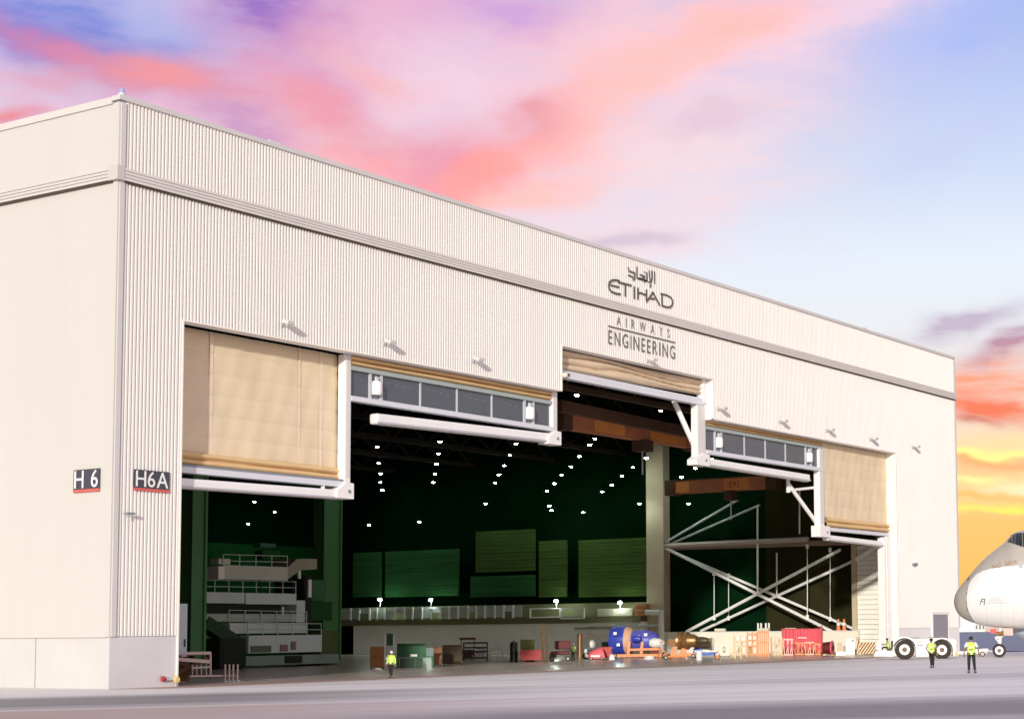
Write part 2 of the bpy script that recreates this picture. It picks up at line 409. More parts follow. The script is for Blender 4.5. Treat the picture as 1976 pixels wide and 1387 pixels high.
# one sheet out to the horizon (bent where the apron starts to rise)
g = MB()
ys = [3000, 400, 0, -150, -3000]
for a, b in zip(ys[:-1], ys[1:]):
    g.quad((-3000, a, gz(a)), (-3000, b, gz(b)), (6000, b, gz(b)), (6000, a, gz(a)))
struct(g.build('ground', ASP))
g = MB(); g.quad((-140, 0, .006), (-140, -140, gz(-140)+.006), (126, -140, gz(-140)+.006), (126, 0, .006)); g.quad((-140, 260, .006), (-140, .004, .006), (-.05, .004, .006), (-.05, 260, .006)); struct(g.build('apron', APR))
g = MB(); g.quad((-.02, 0.02, .012), (-.02, -4.5, gz(-4.5)+.012), (108, -4.5, gz(-4.5)+.012), (108, 0.02, .012)); struct(g.build('threshold_strip', WARM))
struct(MB().quad((126.02, 420, .008), (126.02, -8, .008+gz(-8)), (2500, -8, .008+gz(-8)), (2500, 420, .008)).build('taxiway', TAX))
struct(bx(.05, 118.5, .02, 97, -.3, .01).build('hangar_floor', FLOORM))

# ------------------------------------------------------------------ hangar shell
HX, HD = 118.7, 97.0
XA, XB, XC, XD = 4.89, 42.67, 65.2, 102.48
Z1, Z2, ZB0, ZB1, ZP, ZH = 21.54, 25.10, 29.02, 29.775, 2.95, 33.9
hangar = thing('hangar', 'huge cream aircraft hangar with ribbed front and open stepped doorway', 'hangar')
def part(mb, name, m, parent=hangar, **k): return mb.build(name, m, parent, **k)
def ribs(x0, x1, z0, z1, mb):
    """trapezoid ribbed sheet in the front plane"""
    p = .262; n = max(1, round((x1-x0)/p)); p = (x1-x0)/n
    prof = []
    for i in range(n):
        x = x0+i*p
        prof += [(x, 0.0), (x+p*.40, 0.0), (x+p*.46, -.115), (x+p*.92, -.115)]
    prof.append((x1, 0.0))
    mb.grid([[(x, y, z0) for x, y in prof], [(x, y, z1) for x, y in prof]])
m = MB()
for a, b, z in ((.34, XA-.1, ZP), (XA-.1, XB, Z1+.06), (XB, XC, Z2+.06), (XC, XD+.1, Z1+.06), (XD+.1, 111.04, ZP), (111.04, 115.71, 4.64), (115.71, HX-.34, ZP)): ribs(a, b, z, ZB0, m)
part(m, 'ribbed_cladding', CLAD)
m = MB(); ribs(.34, HX-.34, ZB1, 33.72, m); part(m, 'upper_ribbed_cladding', CLAD)
# backing wall behind the ribs and the reveals of the doorway
m = MB()
for a, b, z in ((.02, XA-.003, 0), (XA-.003, XB, Z1+.01), (XB, XC, Z2+.01), (XC, XD+.003, Z1+.01), (XD+.003, HX-.02, 0)): m.box(a, b, .05, .78, z+.011, 33.6)
part(m, 'front_wall', LWALL)
m = MB()
m.box(XA-.1, XA, -.165, .048, .02, Z1-.001); m.box(XD, XD+.1, -.165, .048, .02, Z1-.001)
m.box(XA-.1, XB, -.164, .048, Z1, Z1+.09); m.box(XC, XD+.1, -.164, .048, Z1, Z1+.09); m.box(XB, XC, -.164, .048, Z2, Z2+.09)
m.box(XB-.1, XB, -.168, .047, Z1-.002, Z2-.001); m.box(XC, XC+.1, -.168, .047, Z1-.002, Z2-.001)
part(m, 'door_flashing', REVEAL)
for q in ((XA-.02, XA+.03, .05, 1.9, .02, Z1), (XD-.03, XD+.3, .05, 1.3, .02, Z1), (XC-.03, XC+.2, .05, 1.3, Z1, Z2), (XB-.2, XB+.03, .05, 1.3, Z1+.01, Z2)): part(bx(*q), 'door_reveal', REVEAL)
m = MB(); m.box(.0, .34, -.185, -.005, ZP-.02, 33.6); part(m, 'corner_flashing', TRIM); part(bx(-.11, -.004, -.11, .30, ZP-.02, 33.6), 'side_corner_flashing', SIDE)
part(bx(HX-.34, HX+.05, -.185, .05, ZP-.02, 33.6), 'end_flashing', TRIM)
m = MB(); m.box(-.16, HX+.1, -.21, .5, 33.72, 34.0); part(m, 'front_coping', TRIM)
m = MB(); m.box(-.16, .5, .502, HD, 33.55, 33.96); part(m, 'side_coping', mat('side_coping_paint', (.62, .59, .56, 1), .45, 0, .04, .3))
def band(name, m_, f):
    mb = MB(); f(mb); part(mb, name, m_)
sl4 = [(ZB0+.0+.19*k, ZB0+.19*k+.15) for k in range(4)]
def fb(mb):
    mb.box(.12, HX+.02, -.25, .0, ZB0+.03, ZB1-.03)
    for a, b in sl4: mb.box(.12, HX+.04, -.33, -.24, a, b)
band('front_fascia_band', BANDM, fb)
def sb(mb):
    mb.box(-.25, 0, .25, HD, ZB0+.03, ZB1-.03)
    for a, b in sl4: mb.box(-.33, -.24, .45, HD, a, b)
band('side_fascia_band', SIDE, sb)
part(bx(-.36, .14, -.36, .47, ZB0-.03, ZB1+.05), 'fascia_corner', mat('fascia_corner_paint', (.54, .52, .49, 1), .45))
m = MB(); m.box(.3, HX, -.22, -.001, ZB0-.10, ZB0-.002); m.box(-.22, -.001, .3, HD, ZB0-.10, ZB0-.034); part(m, 'fascia_shadow_strip', mat('soffit_shadow', (.09, .075, .05, 1), .8))  # dark strip painted as the shadow under the fascia band
# side wall: wide flat sheets
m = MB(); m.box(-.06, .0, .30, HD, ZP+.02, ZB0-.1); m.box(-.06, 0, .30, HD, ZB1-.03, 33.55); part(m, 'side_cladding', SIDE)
part(bx(-.14, -.062, .1, HD, ZP-.05, ZP+.22), 'drip_flashing', SIDE)
m = MB(); y = -.02
for y1 in (6.26, 14.6, 22.9, 31.2, 39.5, 47.8, 56, 64, 73, 82, 90, HD): m.box(-.02, .018, y, y1-.035, 0, ZP-.052); y = y1+.035
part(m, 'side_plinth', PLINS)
part(bx(.0, .03, .05, HD, 0, ZP), 'plinth_joint', mat('joint_seal', (.22, .20, .18, 1), .8))
part(bx(-.018, XA-.005, -.06, .045, 0, ZP-.022), 'front_plinth', PLINF)
PR = mat('right_plinth_paint', (.80, .785, .77, 1), .7, 0, .05, .5)
m = MB(); m.box(XD+.005, 111.2, -.06, .045, 0, ZP-.022); m.box(115.5, HX, -.06, .045, 0, ZP-.022); part(m, 'right_front_plinth', PR)
m = MB(); m.box(111.05, 111.3, -.19, .04, 0, 4.62); m.box(115.45, 115.7, -.19, .04, 0, 4.62); m.box(111.3, 115.45, -.19, .04, 4.40, 4.62)
dr = part(bx(111.3, 115.45, -.125, -.02, .0, 4.40), 'side_door', mat('door_grey', (.27, .27, .30, 1), .5, 0, .08, .8))
m.build('door_frame', WHITE, dr); bx(114.9, 115.1, -.19, -.128, 1.0, 1.25).build('handle', BLACK, dr); bx(111.3, 115.45, -.145, -.127, .0, .35).build('kick_plate', GREYM, dr)
# roof, back and far walls
part(bx(.5, HX-.02, .5, HD, 33.3, 33.5), 'roof', TRIM)
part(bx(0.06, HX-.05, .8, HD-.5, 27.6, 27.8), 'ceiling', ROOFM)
GLOW = mat('lower_wall_glow', (.008, .055, .016, 1), .9, 0, .4, .15, spec=0.0)  # lower wall tinted green, the hall's dim glow put into its colour
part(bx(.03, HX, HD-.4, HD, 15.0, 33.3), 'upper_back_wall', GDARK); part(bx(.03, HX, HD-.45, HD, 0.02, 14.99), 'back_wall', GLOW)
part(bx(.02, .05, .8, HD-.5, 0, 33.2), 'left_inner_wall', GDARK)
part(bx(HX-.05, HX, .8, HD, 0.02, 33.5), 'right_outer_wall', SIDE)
part(bx(116.6, 117.0, 24.0, HD-.5, .02, 27.6), 'right_inner_wall', mat('bay_gloom_green', (.003, .018, .007, 1), .9, 0, .3, .2, spec=0.0))  # this wall and the next: darkness of the open bay put into the colour
part(bx(116.6, 117.0, 9.5, 23.99, .02, 27.6), 'right_inner_wall', mat('bay_gloom_olive', (.030, .029, .013, 1), .9, 0, .35, .25, spec=0.0, stretch=(1, 1, .4)))
# coping joints and the little beacon on the corner
for px, h in ((530, .10), (1668, .10)):
    q = at(px, 273 if px < 600 else 632, y=-.1)
    part(bx(q.x-.5, q.x+.5, -.2, .3, 34.0, 34.0+h), 'coping_joint', TRIM)
b = thing('roof_beacon', 'small pale beacon standing on the front corner of the parapet', 'beacon', (.18, .05, 34.0))
MB().tube((0, 0, 0), (0, 0, .16), .22).build('base', TRIM, b, True)
MB().lathe((0, 0, .16), (0, 0, 1), [(0, .15), (.2, .16), (.32, .1), (.36, 0)], 12).build('lens', mat('lens_blue', (.35, .36, .62, 1), .2), b, True)

# ------------------------------------------------------------------ doors: fabric curtains, hems, beams, window panels
YF, YB = 1.15, .8
def P(u, v, y=YB): return at(u, v, y=y)
def curtain(x0, x1, z0, z1, folds, straps, y=YF, sag=.0):
    nx, nz = 60, 90; rows = []
    for j in range(nz+1):
        z = z0+(z1-z0)*j/nz; row = []
        for i in range(nx+1):
            x = x0+(x1-x0)*i/nx
            t = (z1-z)/(z1-z0)*folds
            d = -.05*abs(sin(pi*t))**.5 + .02*sin(x*1.7+z*.6)+.012*sin(x*4.1-z*1.3)
            row.append((x, y+d, z))
        rows.append(row)
    o = part(MB().grid(rows), 'fabric_curtain', FABRIC, smooth=True)
    for sx, w in straps:
        r2 = []
        for j in range(nz+1):
            z = z0+(z1-z0)*j/nz; t = (z1-z)/(z1-z0)*folds
            d = -.05*abs(sin(pi*t))**.5 - .03
            r2.append([(sx-w/2, y+d, z), (sx+w/2, y+d, z)])
        MB().grid(r2).build('strap', STRAP, o)
    return o
def folds_mesh(a0, a1, b0, b1, lobes, depth=.45, y=YF-.35, wob=.06, seed=0):
    """gathered cloth between a lower line a0-a1 and an upper line b0-b1 (points x,z)"""
    rnd = random.Random(seed); nx, nt_ = 70, 10*lobes; rows = []
    ph = [rnd.uniform(0, 6) for _ in range(6)]
    for j in range(nt_+1):
        t = j/nt_; row = []
        for i in range(nx+1):
            s = i/nx
            tt = t + wob*(sin(s*5+ph[0]+t*3)+.6*sin(s*11+ph[1]+t*5))*(t*(1-t))*1.5
            lo = Vector((a0[0]+(a1[0]-a0[0])*s, a0[1]+(a1[1]-a0[1])*s)); hi = Vector((b0[0]+(b1[0]-b0[0])*s, b0[1]+(b1[1]-b0[1])*s))
            q = lo.lerp(hi, t)
            d = -depth*abs(sin(pi*lobes*tt))**.55
            row.append((q.x, y+d+.05*sin(s*9+ph[2]), q.y))
        rows.append(row)
    return MB().grid(rows)
# door 1 (left, nearly closed)
c1 = curtain(XA+.03, 19.55, 13.75, Z1+.02, 6, ((8.5, .30), (16.0, .22), (18.0, .3)), 1.5)
folds_mesh((XA+.05, 13.15), (19.4, 13.08), (XA+.05, 14.0), (19.5, 13.95), 2, .34, 1.42, .05, 1).build('hem', FOLD, c1, True)
bx(XA+.03, 19.45, .70, 1.5, 12.64, 13.0).build('bottom_beam', PALE, c1); bx(XA+.03, 19.45, .7, 1.2, 13.0, 13.14).build('beam_seal', DGREY, c1)
def mullion(x0, x1, z0, z1, shoe):
    o = part(bx(x0, x1, .66, 1.3, z0, z1), 'hanging_mullion', WHITE, bevel=.04)
    bx(x0+.12, x1-.12, .63, .655, z0+.4, z1).build('guide_slot', mat('slot_paint', (.66, .64, .62, 1), .5), o)
    s0, s1, t0, t1 = shoe
    MB().prism([(s0, .40, t0), (s1, .40, t0), (s1, .40, t1-.05), (s0+.55*(s1-s0), .40, t1), (s0, .40, t0+.45*(t1-t0))] if shoe[0] < x0-.5 else
               [(s0, .40, t0), (s1, .40, t0), (s1, .40, t1), (s0, .40, t1)], (0, 1.0, 0)).build('hinge_shoe', WHITE, o, bevel=.03)
    MB().tube((s0+.7*(s1-s0), .33, t0+.45*(t1-t0)), (s0+.7*(s1-s0), .41, t0+.45*(t1-t0)), .12, 8).build('pivot_pin', DGREY, o)
    return o
def swingbar(a, b, h):
    """folded-up lower mullion, a rounded white box beam"""
    a, b = Vector(a), Vector(b)
    o = part(MB().bar(a, b, .75, h), 'swing_up_mullion', WHITE, bevel=.14)
    MB().bar(a+Vector((0, -.40, -h*.32)), b+Vector((0, -.40, -h*.32)), .05, h*.16).build('edge_seal', GREYM, o)
    return o
mullion(19.42, 20.02, 12.9, Z1+.0, (18.5, 20.1, 11.85, 12.95))
swingbar((XA+.05, .95, 11.98), (19.3, .95, 12.12), .62)
part(bx(17.6, 17.72, .75, 1.0, 12.4, 12.66), 'lock_pin', WHITE)
# door 2 (left middle, raised, glazed bottom section)
def glazed(x0, x1, zs0, zs1, zg0, zg1, hoists, divs, seed):
    """folds, top rail, glass row with hoist bays and the pale bottom beam"""
    o = part(bx(x0, x1, .95, 1.15, zg0, zg1+.3), 'window_panel', DGREY)
    folds_mesh((x0, zg1+.33), (x1, zg1+.33), (x0, Z1+.05), (x1, Z1+.05), 2, .42, YF-.1, .04, seed).build('gathered_fabric', FOLD, o, True)
    bx(x0, x1, .68, 1.0, zg1, zg1+.28).build('top_rail', mat('rail_green_grey', (.36, .42, .41, 1), .5, 0, .06, 1), o)
    bx(x0, x1, .60, 1.2, zs0, zg0).build('bottom_beam', PALE, o)
    xs = [x0+.12]+sorted(sum(([h-.62, h+.62] for h in hoists), [])+list(divs))+[x1-.12]
    for a, b in zip(xs[:-1], xs[1:]):
        if any(abs((a+b)/2-h) < .1 for h in hoists): continue
        bx(a+.09, b-.09, .90, .945, zg0+.06, zg1-.05).build('pane', PANE, o)
        for k in range(4):
            w = (b-a)/6
            bx(a+w*(1+k*1.1), a+w*(1.5+k*1.1), .885, .898, zg1-.46-.05*k, zg1-.40-.05*k).build('vent_slot', mat('vent_grey', (.16, .18, .21, 1), .5), o)
    for x in divs: bx(x-.07, x+.07, .82, .945, zg0, zg1).build('glazing_bar', GREYM, o)
    for h in hoists:
        for d in (-.55, .55): bx(h+d-.10, h+d+.10, .78, .945, zg0, zg1).build('hoist_post', GREYM, o)
        zc = (zg0+zg1)/2
        mo = MB().lathe((h, .80, zc-.55), (0, 0, 1), [(0, 0), (0, .36), (.15, .42), (.8, .42), (.95, .30), (1.0, 0)], 14).build('hoist_drum', WHITE, o, True)
        MB().tube((h, .8, zc+.45), (h, .8, zg1-.1), .09, 8).build('hoist_rod', DGREY, mo)
        bx(h-.14, h+.14, .7, .8, zg1-.45, zg1-.2).build('hoist_block', PALE, mo)
    return o
glazed(20.04, 42.45, 18.46, 0, 18.80, 20.55, (22.6, 39.7), (27.2, 31.2, 35.2), 2)
mullion(42.46, 43.12, 18.2, Z1-.0, (41.6, 43.3, 17.4, 18.5))
swingbar((22.5, .95, 17.5), (42.9, .95, 17.92), .74)
# door 3 (centre, fully raised)
o3 = part(folds_mesh((XB+.05, 23.45), (64.8, 23.75), (XB+.05, Z2+.03), (65.0, Z2+.03), 3, .38, YF-.05, .30, 3), 'gathered_curtain', FOLD, smooth=True)
o3.data.materials[0] = mat('pale_folded_fabric', (.70, .56, .40, 1), .85, 0, .1, .6, .2, 30)
bx(XB+.03, 64.7, .55, 1.2, 22.8, 23.4).build('bottom_beam', PALE, o3)
# door 4 and its post
mullion(63.75, 65.2, 18.0, 23.0, (63.2, 65.45, 17.4, 18.5))
part(bx(64.6, 65.2, .5, 1.2, 23.0, Z2-.02), 'post_head', WHITE)
glazed(65.35, 87.45, 18.55, 0, 18.90, 20.75, (67.6, 84.7), (72.3, 76.2, 80.1), 4)
swingbar((63.9, .95, 17.82), (84.6, .95, 17.68), .72)
mullion(86.6, 87.6, 12.9, 20.8, (86.1, 88.3, 12.0, 13.1))
# door 5 (right, nearly closed)
c5 = curtain(87.62, XD-.03, 13.6, Z1+.02, 5, ((92.0, .16), (98.6, .16)), 1.0)
folds_mesh((87.8, 13.08), (102.3, 13.1), (87.8, 14.05), (102.3, 14.0), 2, .36, .92, .05, 5).build('hem', FOLD, c5, True)
bx(87.7, 102.2, .6, 1.2, 12.68, 13.02).build('bottom_beam', PALE, c5)
swingbar((88.2, .95, 12.0), (100.9, .95, 11.8), .55)
m = MB(); m.box(100.75, 101.05, .5, 1.3, .02, 12.5); m.box(101.35, 102.3, .5, 1.3, .02, 12.65); part(m, 'door_guide_rail', WHITE)
# struts that brace the hanging posts
def strut(a, b, r=.18): return part(MB().tube(a, b, r, 8), 'diagonal_strut', WHITE, smooth=True)
strut(P(1300, 772, 2.2), P(1345, 872, 1.2), .24)
strut(P(1520, 932, 2.0), P(1578, 1012, 1.2), .2); strut(P(1521, 946, 2.0), P(1576, 940, 1.2), .14); strut(P(1575, 922, 1.3), P(1576, 1015, 1.3), .17); strut(P(1520, 915, 2.0), P(1521, 950, 2.0), .2)

# ------------------------------------------------------------------ lettering on the front
YL = -.162
wl = thing('wall_sign', 'dark raised lettering ETIHAD AIRWAYS ENGINEERING high on the ribbed front', 'sign', (54, YL, 29))
LO = Vector((54, YL, 29))
def stroke(mb, pts, w, closed=False):
    """ribbon of width w along points in the front plane, raised 8 cm, mitred at the joints"""
    q = [Vector((p.x-LO.x, p.z-LO.z)) for p in pts]; n = len(q); Lp = []; Rp = []
    for i in range(n):
        a = q[i]-q[i-1] if i > 0 else q[1]-q[0]; b = q[i+1]-q[i] if i < n-1 else q[-1]-q[-2]
        a.normalize(); b.normalize(); t = (a+b).normalized() if (a+b).length > 1e-4 else b
        nn = Vector((-t.y, t.x)); k = w/2/max(.45, nn.dot(Vector((-b.y, b.x))))
        Lp.append(q[i]+nn*k); Rp.append(q[i]-nn*k)
    for i in range(n-1):
        mb.prism([(v.x, 0, v.y) for v in (Lp[i], Lp[i+1], Rp[i+1], Rp[i])], (0, -.04, 0))
def zz(x, y): return at(1110+x*.15862, 490+y*.15862, y=YL)       # reading taken from an enlarged crop
def letter(name, strokes):
    mb = MB()
    for w, pts in strokes: stroke(mb, [zz(*p) for p in pts], w*.58)
    mb.build(name, CHAR, wl)
letter('letter', [(.26, [(540, 330), (490, 316), (445, 320), (415, 345), (404, 385), (412, 425), (440, 460), (490, 480), (552, 490)]), (.22, [(428, 379), (535, 404)])])
letter('letter', [(.26, [(520, 343), (682, 384)]), (.32, [(606, 372), (606, 515)])])
letter('letter', [(.32, [(716, 395), (716, 545)])])
letter('letter', [(.32, [(761, 410), (761, 552)]), (.24, [(765, 474), (800, 473), (830, 492), (864, 493)]), (.26, [(864, 432), (862, 560)])])
letter('letter', [(.24, [(862, 582), (905, 525), (945, 462)]), (.28, [(940, 462), (1028, 626)]), (.22, [(905, 540), (968, 546)])])
letter('letter', [(.28, [(1052, 490), (1056, 628)]), (.24, [(1036, 484), (1110, 500), (1160, 530), (1186, 572), (1180, 618), (1150, 648), (1110, 646), (1056, 630)])])
A = .20
letter('arabic_letter', [(A, [(962, 212), (962, 360)])])
letter('arabic_letter', [(A, [(932, 200), (932, 300), (915, 345), (890, 340)]), (A, [(896, 200), (900, 280), (922, 340)]), (.13, [(925, 372), (908, 380), (922, 395), (905, 400)])])
letter('arabic_letter', [(A, [(868, 225), (872, 330), (838, 318)]), (.12, [(832, 215), (850, 222)]), (A, [(786, 252), (838, 268), (812, 300), (760, 296)]), (A, [(838, 268), (838, 345)])])
letter('arabic_letter', [(A, [(748, 152), (748, 292), (870, 330)])])
letter('arabic_letter', [(A, [(640, 158), (652, 208), (722, 232), (720, 310), (698, 312)]), (A, [(642, 256), (702, 282)])])
def flatword(text, name, x0, x1, z0, z1, gap, m=CHAR, d=.012):
    for gl in word(text, x0, x1, z0, z1, gap):
        solid2d(gl, lambda a, b: (a-LO.x, 0, b-LO.z), (0, -d, 0)).build(name, m, wl)
flatword('AIRWAYS', 'letter', 50.15, 58.1, 27.86, 28.62, .85, mat('thin_lettering', (.24, .22, .21, 1), .5))
flatword('ENGINEERING', 'letter', 48.95, 58.95, 26.12, 27.26, .26, mat('grey_lettering_wall', (.15, .135, .13, 1), .6))
bx(48.9-LO.x, 58.95-LO.x, -.05, 0, 27.53-LO.z, 27.61-LO.z).build('rule', CHAR, wl)

# ------------------------------------------------------------------ gate signs
def gate_sign(text, label, a, rz, w, h, gap, back):
    t = thing('gate_sign', label, 'sign', a, rz)
    bx(0, w, -.08, 0, 0, h).build('board', mat('sign_charcoal', (.055, .058, .075, 1), .5), t)
    bx(0, w, -.095, -.002, -.16, -.003).build('red_edge', mat('sign_red', (.62, .12, .10, 1), .5), t)
    for gl in word(text, .10, w-.10, .08, h-.06, gap):
        solid2d(gl, lambda p, q: (p, -.081, q), (0, -.02, 0)).build('letter', WHITE, t)
    return t
gate_sign('H6A', 'dark sign H6A with red lower edge on the ribbed front left of the doors', (1.42, -.10, 11.42), 0, 2.55, 1.05, .10, 0)
gate_sign('H 6', 'dark sign H 6 with red lower edge on the flat side wall', (-.09, 3.10, 11.33), -pi/2, 2.2, 1.14, .1, 0)

# ------------------------------------------------------------------ floodlights on the front
def floodlight(loc, s, label, group='floodlights along the front wall'):
    t = thing('floodlight', label, 'floodlight', loc, 0, group)
    MB().tube((0, 0, 0), (-.05, -.62*s, .05*s), .05*s, 8).build('arm', GREYM, t, True)
    bx(-.12*s, .12*s, -.05, 0.0, -.15*s, .15*s).build('wall_plate', GREYM, t)
    hd = MB()
    a = .5
    q = [(-.33*s, -.95*s, .12*s), (.33*s, -.95*s, .12*s), (.33*s, -.38*s, .30*s), (-.33*s, -.38*s, .30*s)]
    hd.prism(q, (0, .10*s, -.26*s)); h = hd.build('lamp_head', mat('floodlight_grey', (.62, .60, .57, 1), .45), t, bevel=.03)
    MB().quad((-.27*s, -.84*s, -.150*s), (.27*s, -.84*s, -.150*s), (.27*s, -.34*s, .01*s), (-.27*s, -.34*s, .01*s)).build('lens', mat('lamp_glass', (.55, .57, .58, 1), .15), h)
    return t
fl = floodlight((12.8, YL, 22.5), .92, 'floodlight above the left closed curtain door')
for x, z, lab in ((22.31, 22.55, 'floodlight above the left end of the raised left window panel'), (31.74, 22.55, 'floodlight above the middle of the raised left window panel'),
                  (54.64, 25.46, 'floodlight just under the word ENGINEERING'), (66.03, 22.55, 'floodlight beside the right edge of the tall centre doorway'),
                  (77.16, 22.5, 'floodlight above the middle of the right window panel'), (86.71, 22.55, 'floodlight above the right end of the right window panel'),
                  (96.4, 22.5, 'floodlight above the right closed curtain door'), (106.79, 22.55, 'floodlight on the plain wall right of all the doors')):
    d = dup(fl, (x, YL, z), 0, lab)
cz = thing('wall_camera', 'pale camera housing on the lower left step of the centre doorway', 'camera', (XB-.08, -.09, 22.75))
bx(-.3, .25, -.75, -.25, -.18, .18).build('housing', mat('camera_beige', (.6, .56, .48, 1), .4), cz, bevel=.05); MB().tube((0, 0, 0), (0, -.3, 0), .07, 8).build('bracket', GREYM, cz)
bx(-.14, .1, -.76, -.751, -.1, .1).build('lens', BLACK, cz)
cz = thing('wall_camera', 'small dark camera on an arm under the H6A sign', 'camera', (.75, -.11, 9.88)); cz.scale = (.62,)*3
MB().tube((0, 0, 0), (.1, -.5, 0), .05, 8).build('bracket', DGREY, cz); bx(-.12, .75, -.72, -.42, -.09, .12).build('housing', DGREY, cz, bevel=.03)
bx(.75, .78, -.68, -.46, -.05, .09).build('lens', BLACK, cz); MB().tube((-.1, -.5, -.1), (-.1, -.5, -.35), .06, 8).build('junction_box', GREYM, cz)
cz = thing('wall_vent', 'tiny pale vent hood on the plain wall right of the doors', 'vent', (106.74, -.08, 9.85))
bx(-.5, .5, -.3, 0, 0, .14).build('hood', GREYM, cz); bx(-.42, .42, -.2, 0, -.2, -.003).build('grille', DGREY, cz)

# ------------------------------------------------------------------ valve by the left jamb
v = thing('hydrant_valve', 'red wall valve with grey pipe and round yellow lamp by the left jamb', 'hydrant', (3.75, -.06, 0)); v.scale = (.72,)*3
MB().tube((.2, -.22, .62), (1.25, -.22, .56), .09, 10).build('pipe', GREYM, v, True)
MB().tube((0, 0, .65), (0, -.28, .65), .13, 10).build('flange', RED, v, True)
MB().lathe((.0, -.22, .62), (1, 0, 0), [(-.18, 0), (-.18, .16), (.1, .16), (.26, .10), (.26, 0)], 12).build('valve_body', RED, v, True)
MB().lathe((-.1, -.22, .85), (0, 0, 1), [(0, .22), (.04, .22), (.04, 0)], 14).build('handwheel', RED, v)
MB().lathe((1.28, -.45, .56), (0, 1, 0), [(0, 0), (0, .22), (.06, .28), (.34, .28), (.4, .2), (.4, 0)], 16).build('lamp', YELL, v, True)
MB().tube((1.25, -.25, 0), (1.25, -.25, .5), .05, 8).build('stand', GREYM, v)

# ------------------------------------------------------------------ inside: walls, mezzanine, braces
XW = 114.0
m = MB(); m.box(111.75, 116.15, 38.6, 85.8, .03, 4.02); part(m, 'inner_white_wall', LWALL)
part(bx(112.8, 113.2, 9.8, 36.2, .03, 2.62), 'low_wall', mat('low_wall_paint', (.86, .81, .70, 1), .7, 0, .06, .6))
part(bx(112.7, 113.3, 9.8, 36.2, 2.621, 2.72), 'wall_capping', WHITE)
def wpanel(u0, u1, v0, v1, mm, x=XW, name='wall_panel'):
    a = at(u0, v1, x=x); b = at(u1, v0, x=x); mb = MB(); n = max(3, int((b.z-a.z)/.45)); h = (b.z-a.z)/n
    for k in range(n): mb.box(x-.02-.03*(k % 2), x+.3, b.y, a.y, a.z+k*h, a.z+(k+1)*h-.03)
    return part(mb, name, mm)
wpanel(681, 735, 1064, 1152, GPAN); wpanel(743, 884, 1058, 1152, GPAN); wpanel(908, 1031, 1108, 1152, GPAN); wpanel(918, 1031, 1020, 1104, GPAN2)
wpanel(1040, 1093, 1041, 1152, GPAN2); wpanel(1117, 1252, 1036, 1152, GPAN2)
part(bx(116.2, 116.55, 38.6, HD-.5, 4.03, 27.5), 'upper_wall', GDARK)
# column between the bays
col1 = part(bx(112.9, 114.6, 36.4, 38.5, .02, 27.5), 'steel_column', TAN)
bx(112.6, 114.9, 36.2, 38.7, .02, .5).build('column_base', TAN, col1); MB().box(112.85, 112.9, 36.2, 38.7, .5, 27.4).build('flange', TAN, col1)
def column(u0, u1, y, mm, name='steel_column'):
    a = at(u0, 1250, y=y); b = at(u1, 1250, y=y)
    c = part(bx(a.x, b.x, y, y+1.5, .02, 27.5), name, mm); bx(a.x-.05, a.x+.2, y-.15, y-.003, .02, 27.4).build('flange', mm, c); bx(b.x-.2, b.x+.05, y-.15, y-.003, .02, 27.4).build('flange', mm, c)
column(366, 394, 30, GCOL); column(622, 656, 58, GCOL); column(1092, 1112, 94, GDARK)
# X braces of the open right-hand bay
brace = thing('wall_bracing', 'crossed white steel tubes bracing the dark bay right of the tall column', 'bracing', (0, 0, 0))
def bt(x, a, b, r, name='brace_tube', m_=None): return MB().tube(at(*a, x=x), at(*b, x=x), r, 8).build(name, m_ or WHITE, brace, True)
bt(113.3, (1284, 1057), (1612, 1221), .19); bt(113.3, (1325, 1218), (1622, 1060), .19)
bt(115.0, (1290, 1061), (1650, 1214), .17); bt(115.0, (1352, 1217), (1655, 1078), .17)
bt(113.3, (1284, 1046), (1424, 964), .15, m_=GREYM); bt(115.0, (1292, 1050), (1466, 974), .14, m_=GREYM)
bt(113.3, (1282, 1053), (1560, 1040), .30, 'header_tube', mat('header_paint', (.50, .42, .38, 1), .5, 0, .1, .8)); bt(115.0, (1290, 1056), (1700, 1044), .34, 'header_tube', mat('header_brown', (.32, .22, .17, 1), .6, 0, .15, .8))
bt(113.3, (1462, 975), (1462, 1144), .12, 'hanger'); bt(115.0, (1499, 1066), (1499, 1150), .10, 'hanger')
for x, u, a, b in ((113.3, 1378, 1106, 1192), (115, 1406, 1110, 1192), (113.3, 1558, 1054, 1190), (115, 1602, 1060, 1194)):
    bt(x, (u, a), (u, b), .05, 'hanger_rod'); bt(x, (u, a-4), (u, a+4), .2, 'clamp'); bt(x, (u, b-4), (u, b+4), .2, 'clamp')
bt(114.5, (1543, 945), (1543, 1030), .10, 'hanger')
# beige panel, post and ladder beside the right jamb
pan = part(MB(), 'return_panel', BEIGE) if 0 else None
m = MB(); a = at(1657, 1228, x=113.6); b = at(1694, 1052, x=113.6); n = 22; h = (12.4-.03)/n
for k in range(n): m.box(113.5-.03*(k % 2), 113.9, b.y, a.y, .03+k*h, .03+(k+1)*h-.04)
part(m, 'return_panel', BEIGE)
part(bx(113.2, 113.9, a.y+.003, a.y+.6, .03, 12.5), 'panel_post', TAN)
strut(at(1655, 1078, x=113), at(1702, 1045, x=108), .35)
lad = thing('wall_ladder', 'narrow caged ladder rising beside the right door jamb', 'ladder', (0, 0, 0))
l0 = at(1698, 1235, x=109.5); l1 = at(1705, 1235, x=109.5)
for q in (l0, l1): bx(109.42, 109.58, q.y-.06, q.y+.06, .03, 11.5).build('rail', WHITE, lad)
for k in range(9): bx(109.45, 109.55, min(l0.y, l1.y), max(l0.y, l1.y), .9+k*1.2, 1.15+k*1.2).build('rung', WHITE, lad)
